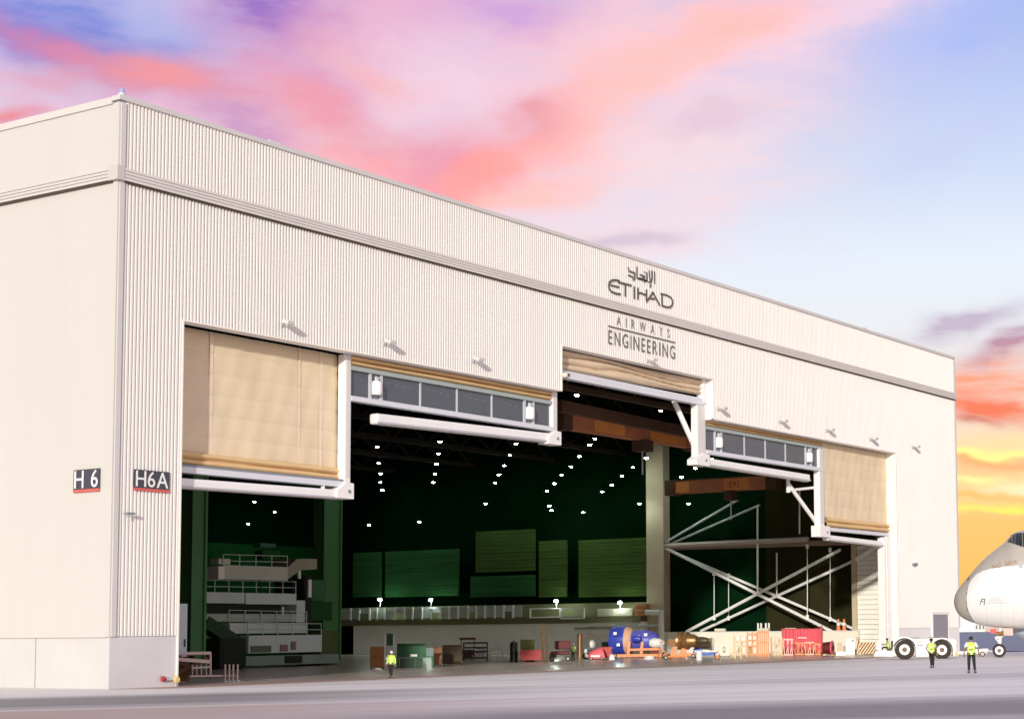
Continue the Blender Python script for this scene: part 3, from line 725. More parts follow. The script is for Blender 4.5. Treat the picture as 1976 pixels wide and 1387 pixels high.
# mezzanine along the side wall
mz = thing('mezzanine', 'long walkway gallery with pale panels above the white inner wall', 'gallery', (0, 0, 0))
bx(111.6, 116.5, 38.8, 93.5, 4.06, 4.62).build('deck', mat('deck_brown', (.16, .12, .05, 1), .8, 0, .2, 1), mz)
bx(111.55, 111.6, 38.8, 93.5, 3.9, 4.7).build('edge_beam', mat('edge_olive', (.14, .13, .06, 1), .7), mz)
us = [632, 655, 676, 693, 713, 727, 743, 762, 780, 796, 814, 832, 850, 867, 884, 903, 919, 936, 955, 972, 990, 1008]
for i, (u0, u1) in enumerate(zip(us[:-1], us[1:])):
    a = at(u0+2, 1192, x=111.6); b = at(u1-1, 1171, x=111.6); top = 6.25
    if i % 4 == 3:
        bx(111.62, 111.7, b.y, a.y, 5.5, top).build('railing_panel', GREYM, mz)
    else: bx(111.58, 111.66, b.y, a.y, 4.8, top).build('railing_panel', mat('railing_grey', (.40, .44, .42, 1), .6, 0, .1, .5), mz)
    bx(111.5, 111.58, a.y, a.y+.28, 4.65, top+.05).build('railing_post', WHITE, mz)
for u0, u1, v0, v1 in ((1022, 1082, 1172, 1192), (1082, 1128, 1172, 1194)):
    a = at(u0, v1, x=111.5); b = at(u1, v0, x=111.5); w = .16
    m = MB(); m.box(111.45, 111.6, b.y, a.y, a.z, a.z+w); m.box(111.45, 111.6, b.y, a.y, b.z-w, b.z); m.box(111.45, 111.6, a.y-.2, a.y, a.z+w, b.z-w); m.box(111.45, 111.6, b.y, b.y+.2, a.z+w, b.z-w)
    m.build('railing_frame', WHITE, mz)
part(bx(114.1, 116.5, 38.8, 93, 4.63, 6.4), 'gallery_wall', mat('gallery_olive', (.17, .17, .085, 1), .8, 0, .15, .5))
def pxbox(name, label, cat, u0, u1, v0, v1, x, depth, mm, group=None):      # a box-like thing standing against the side wall
    a = at(u0, v1, x=x); b = at(u1, v0, x=x)
    return a, b
a, b = pxbox('', '', '', 1153, 1221, 1173, 1199, 111.7, 1, None)
t = thing('storage_unit', 'cream cupboard standing on the gallery left of the orange crate', 'cupboard', (111.7, b.y, 4.63))
bx(0, 1.2, 0, a.y-b.y, 0, b.z-4.63).build('body', mat('cream_paint', (.75, .70, .56, 1), .5, 0, .06, 1), t)
for k in range(2): bx(-.03, -.002, .1+k*(a.y-b.y)/2, (k+1)*(a.y-b.y)/2-.1, .1, b.z-4.75).build('door', mat('cream_door', (.72, .67, .54, 1), .5), t)
a, b = pxbox('', '', '', 1224, 1246, 1175, 1198, 111.7, 1, None)
t = thing('crate', 'orange brown crate on the gallery beside the white pipe frame', 'crate', (111.7, b.y, 4.63))
w = a.y-b.y
bx(.05, 1.0, .05, w-.05, .1, 1.5).build('body', mat('crate_orange', (.45, .19, .08, 1), .7, 0, .15, 2), t)
for zq in (.1, .6, 1.1): bx(0, .049, 0, w, zq, zq+.3).build('slat', mat('crate_slat', (.52, .24, .10, 1), .7), t)
t = thing('pipe_frame', 'white bent pipe frame at the right end of the gallery', 'pipe frame', (0, 0, 0))
p0 = at(1247, 1181, x=111); p1 = at(1276, 1181, x=111); p2 = at(1277, 1250, x=111)
m = MB(); m.tube(p0, p1, .33, 10); m.build('top_pipe', WHITE, t, True)
MB().tube((111, p1.y, p1.z+.33), (111, p1.y, 0.03), .34, 10).build('down_pipe', WHITE, t, True)
MB().tube((111, p0.y+1, 3.5), (111, p1.y, 3.5), .12, 8).build('cross_pipe', GREYM, t, True)
t = thing('long_shelf', 'long white shelf bracketed under the right end of the gallery', 'shelf', (0, 0, 0))
a = at(1105, 1203, x=111.4); b = at(1236, 1200, x=111.4)
bx(110.8, 112.0, b.y, a.y, 3.45, 3.75).build('shelf_board', WHITE, t); bx(111.0, 112.0, b.y+2, a.y, 2.9, 3.1).build('lower_board', WHITE, t)
for k in range(4): bx(111.4, 111.6, a.y-.3-k*3, a.y-.1-k*3, 2.9, 3.5).build('bracket', WHITE, t)
# lamp heads on the gallery
def gal_lamp(u, v, label):
    p = at(u, v, x=111.4); t = thing('gallery_lamp', label, 'lamp', p, 0, 'lamps along the gallery')
    MB().lathe((0, 0, -.1), (0, 0, 1), [(0, 0), (.0, .24), (.10, .24), (.22, .1), (.22, 0)], 10).build('glass', LAMPE, t)
    MB().lathe((0, 0, .125), (0, 0, 1), [(0, .3), (.1, .2), (.1, 0)], 10).build('shade', GREYM, t); MB().tube((0, 0, -1.0), (.2, 0, -.1), .04, 6).build('post', GREYM, t)
for u, v_, l in ((733, 1156, 'leftmost of the small gallery lamps'), (831, 1157, 'second gallery lamp from the left'), (1073, 1159, 'gallery lamp left of the white railing frame'), (1196, 1162, 'gallery lamp above the cream cupboard')): gal_lamp(u, v_, l)

# roof steel and cranes
for i, y in enumerate((5, 13, 22, 32, 43, 55, 68, 82)):
    m = MB(); m.box(.3, 116, y, y+.5, 24.8 if y > 8 else 25.2, 25.3); m.box(.3, 116, y, y+.5, 27.1, 27.6)
    x = 1.0
    while x < 112:
        m.bar((x, y+.25, 25.2), (x+3, y+.25, 27.2), .22, .22); m.bar((x+3, y+.25, 27.2), (x+6, y+.25, 25.2), .22, .22); x += 6
    part(m, 'roof_truss', RUST if i < 2 else mat('shaded_steel', (.022, .016, .012, 1), .85, spec=0.1))  # deeper trusses get a darkened copy, the gloom put into the colour
def crane(label, a, b, depth, h, panels, text=None):
    """box girder with brighter plates, end carriages, rail flange and hoist"""
    t = thing('bridge_crane', label, 'crane', a, math.atan2((b-a).y, (b-a).x)); L = (b-a).length
    bx(0, L, 0, depth, -h/2, h/2).build('girder', mat('crane_brown', (.50, .17, .08, 1), .6, 0, .25, .5), t)
    bx(0, L, -.15, depth+.15, h/2+.002, h/2+.12).build('rail_flange', RUST, t)
    bx(-.6, .8, -.2, depth+.2, -h*.6, h*.6).build('end_carriage', RUST, t); bx(L-.8, L+.6, -.2, depth+.2, -h*.6, h*.6).build('end_carriage', RUST, t)
    for k, (s0, s1) in enumerate(panels):
        pl = bx(L*s0, L*s1, -.05, -.004, -h*.46, h*.46).build('girder_plate', ORANGE, t)
        if text and k == len(panels)-1:
            for gl in word(text, L*s0+(s1-s0)*L*.16, L*s0+(s1-s0)*L*.62, -h*.26, h*.26, .35):
                solid2d(gl, lambda p, q: (p, -.056, q), (0, -.012, 0)).build('letter', RUST, pl)
    hb = bx(L*.55, L*.62, -.3, depth, -h*.5-1.1, -h*.5-.003).build('hoist', RUST, t)
    MB().tube((L*.585, depth*.4, -h*.5-3.4), (L*.585, depth*.4, -h*.5-1.1), .08, 6).build('hook_cable', GREYM, hb)
    return t
crane('orange brown bridge crane girder high inside the centre doorway', at(1092, 806, y=16), at(1345, 828, y=16), 1.2, 1.9, ((.20, .42), (.62, .90)))
crane('orange lettered bridge crane girder inside the right doorway', at(1292, 941, x=110), at(1490, 941, x=110), 1.2, 1.5, ((.02, .2), (.54, .78)), 'IEMS')
m = MB(); q0 = at(1080, 783, y=9); q1 = at(1345, 838, y=9); m.bar(q0, q1, .6, 1.0); part(m, 'crane_runway', RUST)

# ceiling lamps
lampo = thing('ceiling_lamp', 'bright white high bay lamp hanging in the dark hangar roof', 'lamp', (60, 40, 24), 0, 'high bay lamps in the hangar roof')
MB().lathe((0, 0, 0), (0, 0, 1), [(-.26, 0), (-.24, .18), (-.14, .29), (0, .33), (.02, 0)], 10).build('glass', LAMPE, lampo)
MB().lathe((0, 0, .021), (0, 0, 1), [(0, .36), (.12, .30), (.3, .12), (.3, 0)], 10).build('housing', BLACK, lampo)
MB().tube((0, 0, .33), (0, 0, 1.3), .02, 6).build('drop_rod', BLACK, lampo)
ROWS = (('leftmost row', [(728, 862), (731, 893), (735, 913), (734, 930), (738, 945)]), ('second row from the left', [(849, 852), (846, 875), (842, 895), (839, 914), (836, 930)]),
        ('slanting row under the left white beam', [(996, 856), (984, 878), (973, 898), (963, 915), (955, 931)]), ('long slanting row in the centre', [(1148, 846), (1138, 858), (1118, 880), (1102, 900), (1084, 916), (1070, 932), (1055, 947)]),
        ('short slanting row left of the tall column', [(1247, 883), (1221, 901), (1200, 918), (1181, 935), (1162, 948)]))
ORD = ('topmost', 'second', 'third', 'fourth', 'fifth', 'sixth', 'seventh')
LP = [(p, ORD[k]+' roof lamp in the '+nm) for nm, ps in ROWS for k, p in enumerate(ps)]
LP += [((1113, 762), 'white roof lamp under the left end of the centre door beam'), ((1275, 792), 'white roof lamp beside the strut of the centre door'), ((1108, 828), 'white roof lamp beside the left lower corner of the centre doorway'),
       ((1293, 849), 'white roof lamp below the centre crane girder right of the column top'), ((1060, 975), 'upper of two close roof lamps below the long centre row'), ((1064, 984), 'lower of two close roof lamps below the long centre row'),
       ((491, 968), 'left roof lamp just under the left door beam'), ((530, 987), 'right roof lamp just under the left door beam'), ((479, 1010), 'lowest roof lamp under the left door beam'), ((712, 1012), 'lone low roof lamp above the leftmost green wall panels'),
       ((809, 1006), 'lone low roof lamp above the wide green wall panel'), ((937, 971), 'lone small roof lamp left of the centre rows'), ((1125, 988), 'lone roof lamp above the tall olive wall panels'), ((1234, 971), 'low roof lamp close left of the tall column'),
       ((1342, 903), 'roof lamp right of the column under the door shoe'), ((1373, 885), 'roof lamp just under the right window panel'), ((1315, 920), 'roof lamp right of the column above the lettered crane'), ((1426, 921), 'roof lamp above the lettering of the crane girder'), ((1329, 971), 'roof lamp below the lettered crane girder')]
first = True
for (u, v_), lab in LP:
    d = ray(u, v_); t = min(((pl-CAM[i])/d[i]) for i, pl in ((2, 23.6), (0, 111.0), (1, 92.0)) if d[i] > 1e-6)
    d_ = lampo if first else dup(lampo)
    first = False; d_.location = CAM+d*t; d_['label'] = lab; k_ = random.uniform(.50, .70); d_.scale = (k_, k_, k_*.62)

# ------------------------------------------------------------------ people
def skinned(name, m, parent, pts, edges, root=0, sub=1):
    """one continuous tapered surface grown over a skeleton; pts = [(x, y, z, radius)]"""
    me = bpy.data.meshes.new(name); me.from_pydata([p[:3] for p in pts], edges, []); me.update(); me.materials.append(m)
    o = bpy.data.objects.new(name, me); C.objects.link(o); o.parent = parent
    sk = o.modifiers.new('skin', 'SKIN'); sk.use_smooth_shade = True
    for i, p in enumerate(pts):
        r = p[3]; me.skin_vertices[0].data[i].radius = r if isinstance(r, tuple) else (r, r)
        me.skin_vertices[0].data[i].use_root = (i == root)
    sb_ = o.modifiers.new('sub', 'SUBSURF'); sb_.levels = sub; sb_.render_levels = sub
    return o
def person(label, loc, rz, hip=.95, arms=None, legs=None, seated=False, vest='vest', lean=0.0, hat=None, h=1.78, sleeves=False, topm=None, group=None):
    t = thing('person', label, 'person', loc, rz, group); t.scale = (h/1.78,)*3
    y = lambda z: lean*(z-hip)                                  # forward lean of the upper body
    hz = hip
    T = lambda dz: hz+dz
    legs = legs or (((-.10, .0, hz-.05), (-.11, .03, .50), (-.12, -.01, .09), (-.14, .16, .045)), ((.10, .0, hz-.05), (.11, .03, .50), (.13, -.01, .09), (.15, .16, .045)))
    arms = arms or (((-.20, y(T(.47)), T(.47)), (-.28, y(T(.2))-.03, T(.19)), (-.31, .05, T(-.06))), ((.20, y(T(.47)), T(.47)), (.28, y(T(.2))-.03, T(.19)), (.31, .05, T(-.06))))
    pts = [(0, 0, hz, (.15, .11)), (0, y(T(.2)), T(.2), (.14, .10)), (0, y(T(.42)), T(.42), (.17, .11)), (0, y(T(.55)), T(.55), .058), (0, y(T(.62))+.01, T(.62), .068), (0, y(T(.70))+.02, T(.70), (.082, .10)), (0, y(T(.79))+.01, T(.79), (.065, .08))]
    ed = [(0, 1), (1, 2), (2, 3), (3, 4), (4, 5), (5, 6)]
    for L in legs:
        b = len(pts); pts += [L[0]+(.095,), L[1]+(.062,), L[2]+(.042,), L[3]+(.034,)]; ed += [(0, b), (b, b+1), (b+1, b+2), (b+2, b+3)]
    for Ar in arms:
        b = len(pts); e, w = Vector(Ar[1]), Vector(Ar[2]); d = (w-e).normalized(); pm = w+d*.075
        pts += [Ar[0]+(.062,), Ar[1]+(.044,), Ar[2]+(.028,), tuple(pm)+((.040, .020),)]
        ed += [(2, b), (b, b+1), (b+1, b+2), (b+2, b+3)]
        sx = Vector((1, 0, 0)) if abs(d.x) < .8 else Vector((0, 1, 0)); sx = (sx-d*sx.dot(d)).normalized(); bend = Vector((0, .5, 0))
        for k, ln in enumerate((.070, .082, .076, .058)):
            f0 = pm+sx*(.030-.020*k)+d*.02; f1 = f0+d*ln*.55; f2 = f1+(d+bend).normalized()*ln*.5
            c = len(pts); pts += [tuple(f1)+(.010,), tuple(f2)+(.008,)]; ed += [(b+3, c), (c, c+1)]
        th = w+d*.03; c = len(pts); pts += [tuple(th+sx*.045+d*.02)+(.011,), tuple(th+sx*.060+d*.055)+(.009,)]; ed += [(b+2, c), (c, c+1)]
    body = skinned('body', SKIN, t, pts, ed)
    hd = Vector((0, y(T(.70))+.02, T(.70)))
    # face looks along +y
    for sx_ in (-.034, .034): MB().lathe((hd.x+sx_, hd.y+.082, hd.z+.012), (0, 1, 0), [(0, 0), (0, .012), (.012, .008), (.015, 0)], 8).build('eye', BLACK, body)
    MB().prism([(hd.x-.016, hd.y+.085, hd.z-.035), (hd.x+.016, hd.y+.085, hd.z-.035), (hd.x, hd.y+.085, hd.z+.02)], (0, .028, -.004)).build('nose', SKIN, body)
    bx(hd.x-.025, hd.x+.025, hd.y+.085, hd.y+.098, hd.z-.062, hd.z-.052).build('mouth', DRED, body)
    for sx_ in (-1, 1): MB().lathe((hd.x+.084*sx_, hd.y, hd.z), (sx_, 0, 0), [(0, 0), (0, .026), (.012, .03), (.018, 0)], 8).build('ear', SKIN, body)
    hair = MB().lathe((hd.x, hd.y-.018, hd.z-.03), (0, 0, 1), [(-.02, .088), (.03, .103), (.08, .103), (.12, .085), (.145, .05), (.152, 0)], 14)
    hair.build('hair' if not hat else 'cap', HAIR if not hat else hat, t, True)
    # trousers and shoes
    tp = [(0, 0, hz+.04, (.165, .125))]; te = []
    for L in legs:
        b = len(tp); a3 = Vector(L[2])+Vector((0, 0, .02)); tp += [L[0]+(.108,), L[1]+(.080,), tuple(a3)+(.062,)]; te += [(0, b), (b, b+1), (b+1, b+2)]
    skinned('trousers', TROU, t, tp, te)
    for L in legs:
        a3, b3 = Vector(L[2]), Vector(L[3]); MB().bar(a3+Vector((0, -.07, -.045)), b3+Vector((0, .05, 0)), .10, .085).build('shoe', BLACK, t, bevel=.02)
    # shirt with sleeves
    sp = [(0, 0, hz+.02, (.162, .125)), (0, y(T(.2)), T(.2), (.158, .118)), (0, y(T(.42)), T(.42), (.182, .125)), (0, y(T(.53)), T(.53), .068)]; se = [(0, 1), (1, 2), (2, 3)]
    for Ar in arms:
        b = len(sp); e = Vector(Ar[1]); s_ = Vector(Ar[0])
        if sleeves: sp += [Ar[0]+(.078,), Ar[1]+(.060,), tuple(Vector(Ar[2]))+(.045,)]; se += [(2, b), (b, b+1), (b+1, b+2)]
        else: sp += [Ar[0]+(.078,), tuple(s_.lerp(e, .8))+(.066,)]; se += [(2, b), (b, b+1)]
    skinned('shirt' if not sleeves else 'jacket', topm or SHIRT, t, sp, se)
    if vest:
        rows = []
        for z, wx, wy in ((-.06, .205, .165), (.02, .200, .16), (.12, .192, .152), (.22, .190, .150), (.34, .205, .155), (.44, .205, .150), (.50, .150, .110), (.53, .100, .085)):
            rows.append([(wx*cos(2*pi*k/20), y(T(z))+wy*sin(2*pi*k/20), T(z)) for k in range(21)])
        v_ = MB().grid(rows).build('vest', HIVIS, t, True)
        for z, wx, wy in ((.03, .207, .166), (.26, .201, .160)):
            MB().grid([[(wx*cos(2*pi*k/20), y(T(z+q))+wy*sin(2*pi*k/20), T(z+q)) for k in range(21)] for q in (0, .05)]).build('reflective_band', mat('reflective_tape', (.55, .60, .5, 1), .4), v_, True)
        bx(-.09, .09, y(T(.30))-.172, y(T(.30))-.160, T(.15), T(.20)).build('back_print', BLACK, v_)
    return t
q = ground(755, 1306); q = at(755, 1306, y=-.9); q.z = gz(q.y)
person('person in a long hi-vis jacket and white cap walking before the dark doorway', q, turn(q)+2.2, sleeves=True, topm=HIVIS, hat=SHIRT,
       legs=((-.10, .0, .90), (-.11, .08, .50), (-.12, -.02, .09), (-.13, .15, .045)), h=1.82) if False else None
p1 = person('person in a long hi-vis jacket and white cap walking before the dark doorway', q, turn(q)+2.6, sleeves=True, topm=HIVIS, hat=SHIRT,
       legs=(((-.10, .0, .90), (-.11, .14, .50), (-.12, .16, .09), (-.13, .32, .045)), ((.10, .0, .90), (.11, .02, .49), (.12, -.16, .10), (.13, 0, .045))), h=1.80)
q = ground(1798, 1288)
person('person in hi-vis vest leaning on one leg beside the white tow tractor', q, turn(q)+.1, h=1.80, topm=mat('grey_shirt', (.42, .42, .36, 1), .8),
       legs=(((-.10, .0, .90), (-.03, .03, .50), (-.02, -.01, .09), (-.04, .16, .045)), ((.10, .0, .90), (.10, .04, .50), (.09, -.01, .09), (.12, .15, .045))),
       arms=(((-.20, 0, 1.42), (-.30, .03, 1.16), (-.20, .22, 1.02)), ((.20, 0, 1.42), (.30, -.02, 1.14), (.33, .04, .88))))
q = ground(1875, 1298)
person('person in white shirt and hi-vis vest standing nearest the camera under the airliner', q, turn(q), h=1.86, hat=mat('dark_green_cap', (.01, .03, .02, 1), .8),
       legs=(((-.10, .0, .90), (-.12, .02, .50), (-.13, -.01, .09), (-.15, .16, .045)), ((.10, .0, .90), (.13, .03, .50), (.16, .02, .09), (.20, .17, .045))),
       arms=(((-.21, 0, 1.42), (-.33, -.03, 1.17), (-.34, .04, .92)), ((.21, 0, 1.42), (.34, -.03, 1.17), (.36, .04, .92))))

# ------------------------------------------------------------------ local builder for things seen side-on: x right, y away, z up, in metres
class Spot:
    def __init__(s, u, v):
        s.p = ground(u, v); s.u, s.v = u, v; s.k = ppm(s.p); s.r = turn(s.p)
    def x(s, u): return (u-s.u)/s.k
    def z(s, v): return (s.v-v)/s.k
    def thing(s, name, label, cat, group=None): return thing(name, label, cat, s.p, s.r, group)
def wheel(parent, x, y, z, r, w, rim=.55, name='wheel', n=28):
    wmb = MB().lathe((x, y, z), (0, 1, 0), [(0, rim*r), (0, r*.93), (w*.12, r), (w*.88, r), (w, r*.93), (w, rim*r), (w*.5, rim*r*.99)], n)
    o = wmb.build(name, RUBBER, parent, True)
    MB().lathe((x, y, z), (0, 1, 0), [(.03, rim*r*.45), (.03, rim*r*.97), (w*.5, rim*r*.98), (w*.5, 0)], n).build('rim', WHITE, o, True)
    MB().lathe((x, y, z), (0, 1, 0), [(.06, rim*r*.46), (.0, rim*r*.40), (-.02, rim*r*.2), (-.02, 0)], 14).build('hub', mat('hub_brown', (.14, .09, .06, 1), .5), o, True)
    for k in range(8):
        a = 2*pi*k/8; MB().tube((x+rim*r*.7*cos(a), y+.028, z+rim*r*.7*sin(a)), (x+rim*r*.7*cos(a), y-.005, z+rim*r*.7*sin(a)), .03, 6).build('wheel_nut', GREYM, o) if k % 2 == 0 else None
    return o
# white tow tractor
sp = Spot(1746, 1272); X, Z = sp.x, sp.z
tug = sp.thing('tow_tractor', 'long low white aircraft tow tractor with open front seat and big wheels', 'tractor')
R1 = (1272-1233.5)/2/sp.k; R2 = R1*.94; xw2 = X(1817.5)
def arch(xc, zc, r, n=14, a0=0, a1=180): return [(xc+r*cos(math.radians(a1+(a0-a1)*k/n)), zc+r*sin(math.radians(a1+(a0-a1)*k/n))) for k in range(n+1)]
zb = Z(1267)
side = [(X(1686), zb+.05), (X(1690), Z(1256)), (X(1699), Z(1253)), (X(1722), Z(1255)), (X(1726), Z(1240)), (X(1731), Z(1233)), (X(1760), Z(1231)), (X(1778), Z(1230.5)), (X(1812), Z(1231)), (X(1842), Z(1232.5)), (X(1846), Z(1238)), (X(1844), Z(1258)), (X(1841), zb)]
body = side+[(xw2+R2*1.12, zb)]+[(x, z) for x, z in reversed(arch(xw2, R2, R2*1.12)) if z > zb]+[(xw2-R2*1.12, zb), (R1*1.12, zb)]+[(x, z) for x, z in reversed(arch(0, R1, R1*1.12)) if z > zb]+[(-R1*1.12, zb)]
TUGW = mat('tractor_white', (.72, .70, .67, 1), .35, 0, .06, 1.0)
MB().prism([(x, -.15, z) for x, z in body], (0, 2.9, 0)).build('body', TUGW, tug, bevel=.05)
for xc, r in ((0, R1), (xw2, R2)):
    for y0 in (-.16, 2.45): wheel(tug, xc, y0, r, r, .5)
    m = MB(); a = arch(xc, r, r*1.16, 16, 12, 150); b2 = arch(xc, r, r*1.30, 16, 12, 150)
    m.prism([(x, -.22, z) for x, z in a]+[(x, -.22, z) for x, z in reversed(b2)], (0, .10, 0)); m.build('mudguard', TUGW, tug)
    m = MB(); a = arch(xc, r, r*1.02, 16, 20, 160); b2 = arch(xc, r, r*1.155, 16, 20, 160); m.prism([(x, -.185, z) for x, z in a]+[(x, -.185, z) for x, z in reversed(b2)], (0, .06, 0)); m.build('wheel_arch', mat('arch_brown', (.05, .04, .03, 1), .8), tug)
bx(X(1688), X(1727), -.22, -.152, zb+.1, Z(1258)).build('front_skirt', TUGW, tug, bevel=.02)
bx(X(1691), X(1702), .2, 2.4, Z(1253.5), Z(1240)).build('dashboard', TUGW, tug, bevel=.05)
MB().bar((X(1700), 0.15, Z(1254)), (X(1698), 0.15, Z(1222)), .06, .06).build('beacon_pole', WHITE, tug)
MB().lathe((X(1698), .15, Z(1222)), (0, 0, 1), [(0, .12), (.25, .12), (.32, .06), (.32, 0)], 10).build('beacon', mat('beacon_pale', (.7, .75, .6, 1), .2), tug, True)
MB().lathe((X(1704), .9, Z(1244)), (-.3, 0, 1), [(0, .2), (.03, .22), (.06, .2), (.06, 0)], 14).build('steering_wheel', BLACK, tug)
st = bx(X(1712), X(1721), .4, 1.1, Z(1257), Z(1250)).build('seat', mat('seat_dark', (.06, .05, .03, 1), .7), tug, bevel=.03); bx(X(1720), X(1724), .4, 1.1, Z(1252), Z(1236)).build('backrest', mat('seat_dark', (.06, .05, .03, 1), .7), tug, bevel=.03)
bx(X(1769), X(1781), -.185, -.152, Z(1245.2), Z(1243)).build('slot', DGREY, tug); bx(X(1753), X(1775), .1, 1.0, Z(1230.5), Z(1229.2)).build('engine_grille', DGREY, tug); bx(X(1793), X(1826), .1, 1.0, Z(1230.5), Z(1229.4)).build('engine_grille', mat('grille_brown', (.2, .13, .1, 1), .6), tug)
for gl in word('588', X(1769), X(1778), Z(1240), Z(1236.5), .2):
    solid2d(gl, lambda p, q: (p, -.151, q), (0, -.012, 0)).build('number', CHAR, tug)
for xx in (X(1785), X(1797)): bx(xx, xx+.03, -.165, -.152, zb+.1, Z(1242)).build('panel_seam', GREYM, tug)
MB().bar((X(1838), .3, Z(1263)), (X(1848), .3, Z(1260)), .35, .4).build('tow_hitch', BRASS, tug)
for y0 in (.1, 2.2): bx(X(1844.2), X(1846.5), y0, y0+.25, Z(1248), Z(1245)).build('tail_light', RED, tug)
# its driver
o = Spot(1746, 1272)
dp = o.p+Vector((cos(o.r), sin(o.r), 0))*X(1715)+Vector((-sin(o.r), cos(o.r), 0))*.75
dp.z = o.p.z
seat = Z(1249)
d = person('person in hi-vis vest seated at the wheel of the white tow tractor', dp, o.r+pi/2, hip=seat+.02, topm=mat('olive_shirt', (.3, .32, .16, 1), .8), h=1.78, lean=.15, vest='vest',
       legs=(((-.10, .05, seat), (-.13, .48, seat+.05), (-.13, .62, seat-.36), (-.13, .80, seat-.40)), ((.10, .05, seat), (.13, .48, seat+.05), (.13, .62, seat-.36), (.13, .80, seat-.40))),
       arms=(((-.20, .07, seat+.48), (-.25, .22, seat+.24), (-.16, .46, seat+.32)), ((.20, .07, seat+.48), (.25, .22, seat+.24), (.16, .46, seat+.32))))
# tow bar
sp = Spot(1896, 1266); X, Z = sp.x, sp.z
tb = sp.thing('tow_bar', 'white aircraft tow bar with two small wheels before the nose gear', 'tow bar')
MB().tube((X(1844), 0, Z(1259)), (X(1926), 0, Z(1257)), .17, 12).build('bar', WHITE, tb, True)
MB().prism([(X(1876), -.3, Z(1258)), (X(1880), -.3, Z(1252)), (X(1907), -.3, Z(1250)), (X(1909), -.3, Z(1256)), (X(1900), -.3, Z(1259))], (0, .6, 0)).build('wheel_frame', WHITE, tb, bevel=.04)
for y0 in (-.5, .36): wheel(tb, X(1896), y0, .24, .24, .16, .6, n=16)
MB().tube((X(1844), 0, Z(1259)), (X(1841), 0, Z(1259)), .26, 12).build('towing_eye', GREYM, tb)
bx(X(1921), X(1925), -.4, .4, Z(1260), Z(1254)).build('gear_clamp', GREYM, tb)

# ------------------------------------------------------------------ airliner
sp = Spot(1928.5, 1268.5); X, Z = sp.x, sp.z
air = sp.thing('airliner', 'big grey and white airliner nose with dark windscreen and twin nose wheels', 'airliner')
AG = mat('airliner_grey', (.40, .37, .32, 1), .35, 0, .04, .3); AW = mat('airliner_white', (.74, .73, .72, 1), .3, 0, .05, .5); RIMD = mat('seam_dark', (.12, .10, .07, 1), .6)
topc = [(1842.0, 1159), (1842.6, 1152), (1845, 1143), (1853, 1130), (1868, 1113), (1885, 1093), (1903, 1074.5), (1925, 1057), (1947, 1041), (1953, 1033), (1957, 1026.5), (1966, 1022.5), (1985, 1019), (2020, 1014), (2120, 1008), (2500, 1006)]
botc = [(1842.0, 1159), (1842.6, 1166), (1845, 1175), (1853, 1188), (1868, 1197), (1885, 1202.5), (1903, 1206), (1925, 1209.5), (1947, 1211), (1953, 1211.2), (1957, 1211.3), (1966, 1211.5), (1985, 1211.5), (2020, 1211), (2120, 1210), (2500, 1210)]
def interp(c, u):
    w = min(9.0, max(0.0, (u-1842.0)*.5)); return sum(interp0(c, u+w*q/3) for q in range(-3, 4))/7
def interp0(c, u):
    for (a, b), (a2, b2) in zip(c[:-1], c[1:]):
        if a <= u <= a2: return b+(b2-b)*(u-a)/(a2-a)
    return c[-1][1]
ust = [1842+.02]+[1842+.6*(k/6)**2 for k in range(3, 7)]+[1842.6+1.2*k for k in range(1, 120)]+[1986+12*k for k in range(1, 14)]+[2160+60*k for k in range(6)]
NT = 96; rows = []
def fus(u, k, off=0.0):
    zt, zl = Z(interp(topc, u)), Z(interp(botc, u)); zc, hh = (zt+zl)/2, (zt-zl)/2; a = 2*pi*k/NT
    wy = 3.3*math.tanh(hh*.31)
    return (X(u), 3.3+(wy+off)*-cos(a), zc+(hh+off)*sin(a))
for u in ust: rows.append([fus(u, k) for k in range(NT+1)])
MB().grid(rows).build('fuselage', AG, air, True)
wl_ = [(1867, 1161), (1868, 1144), (1871, 1130), (1877, 1118), (1887, 1107), (1900, 1100.5), (1915, 1096.5), (1940, 1093), (1976, 1090.5), (2060, 1087), (2500, 1085), (2500, 1230), (1890, 1230), (1888, 1203.3), (1882, 1198), (1875, 1188), (1869, 1174)]
wtop = [q for q in wl_[:11]]; wbot = [(1867, 1161), (1869, 1174), (1875, 1188), (1882, 1198), (1888, 1203.3), (1900, 1216), (2500, 1260)]
usw = [1867+21*(k/24)**1.6 for k in range(25)]+[1888+2.2*k for k in range(1, 50)]+[2000+25*k for k in range(20)]
for side_, nm in ((1, 'lower_fuselage'), (-1, 'lower_fuselage')):
    rws = []
    for u in usw:
        zt, zl = Z(interp(topc, u)), Z(interp(botc, u)); zc, hh = (zt+zl)/2, (zt-zl)/2; wy = 3.3*math.tanh(hh*.31)
        an = lambda v: math.asin(max(-1, min(1, (Z(v)-zc)/hh)))
        a0, a1 = an(interp0(wtop, u)), an(interp0(wbot, u))
        rws.append([(X(u), 3.3-side_*(wy+.05)*cos(a0+(a1-a0)*k/30), zc+(hh+.05)*sin(a0+(a1-a0)*k/30)) for k in range(31)])
    q_ = MB().grid(rws).build(nm, AW, air, True)
    if side_ == 1: sh = q_
def onside(u, v, off):                          # point of the near side at a measured height
    zt, zl = Z(interp(topc, u)), Z(interp(botc, u)); zc, hh = (zt+zl)/2, (zt-zl)/2; wy = 3.3*math.tanh(hh*.31)
    s_ = max(-1, min(1, (Z(v)-zc)/hh)); return Vector((X(u), 3.3-(wy)*math.sqrt(max(0, 1-s_*s_))-off, Z(v)))
eo = [(1888, 1203.3), (1882, 1198), (1875, 1188), (1869, 1174), (1867, 1161), (1868, 1144), (1871, 1130)]
m = MB()
for a, b2 in zip(eo[:-1], eo[1:]): m.bar(onside(*a, .03), onside(*b2, .03), .10, .07)
m.build('paint_seam', RIMD, air)
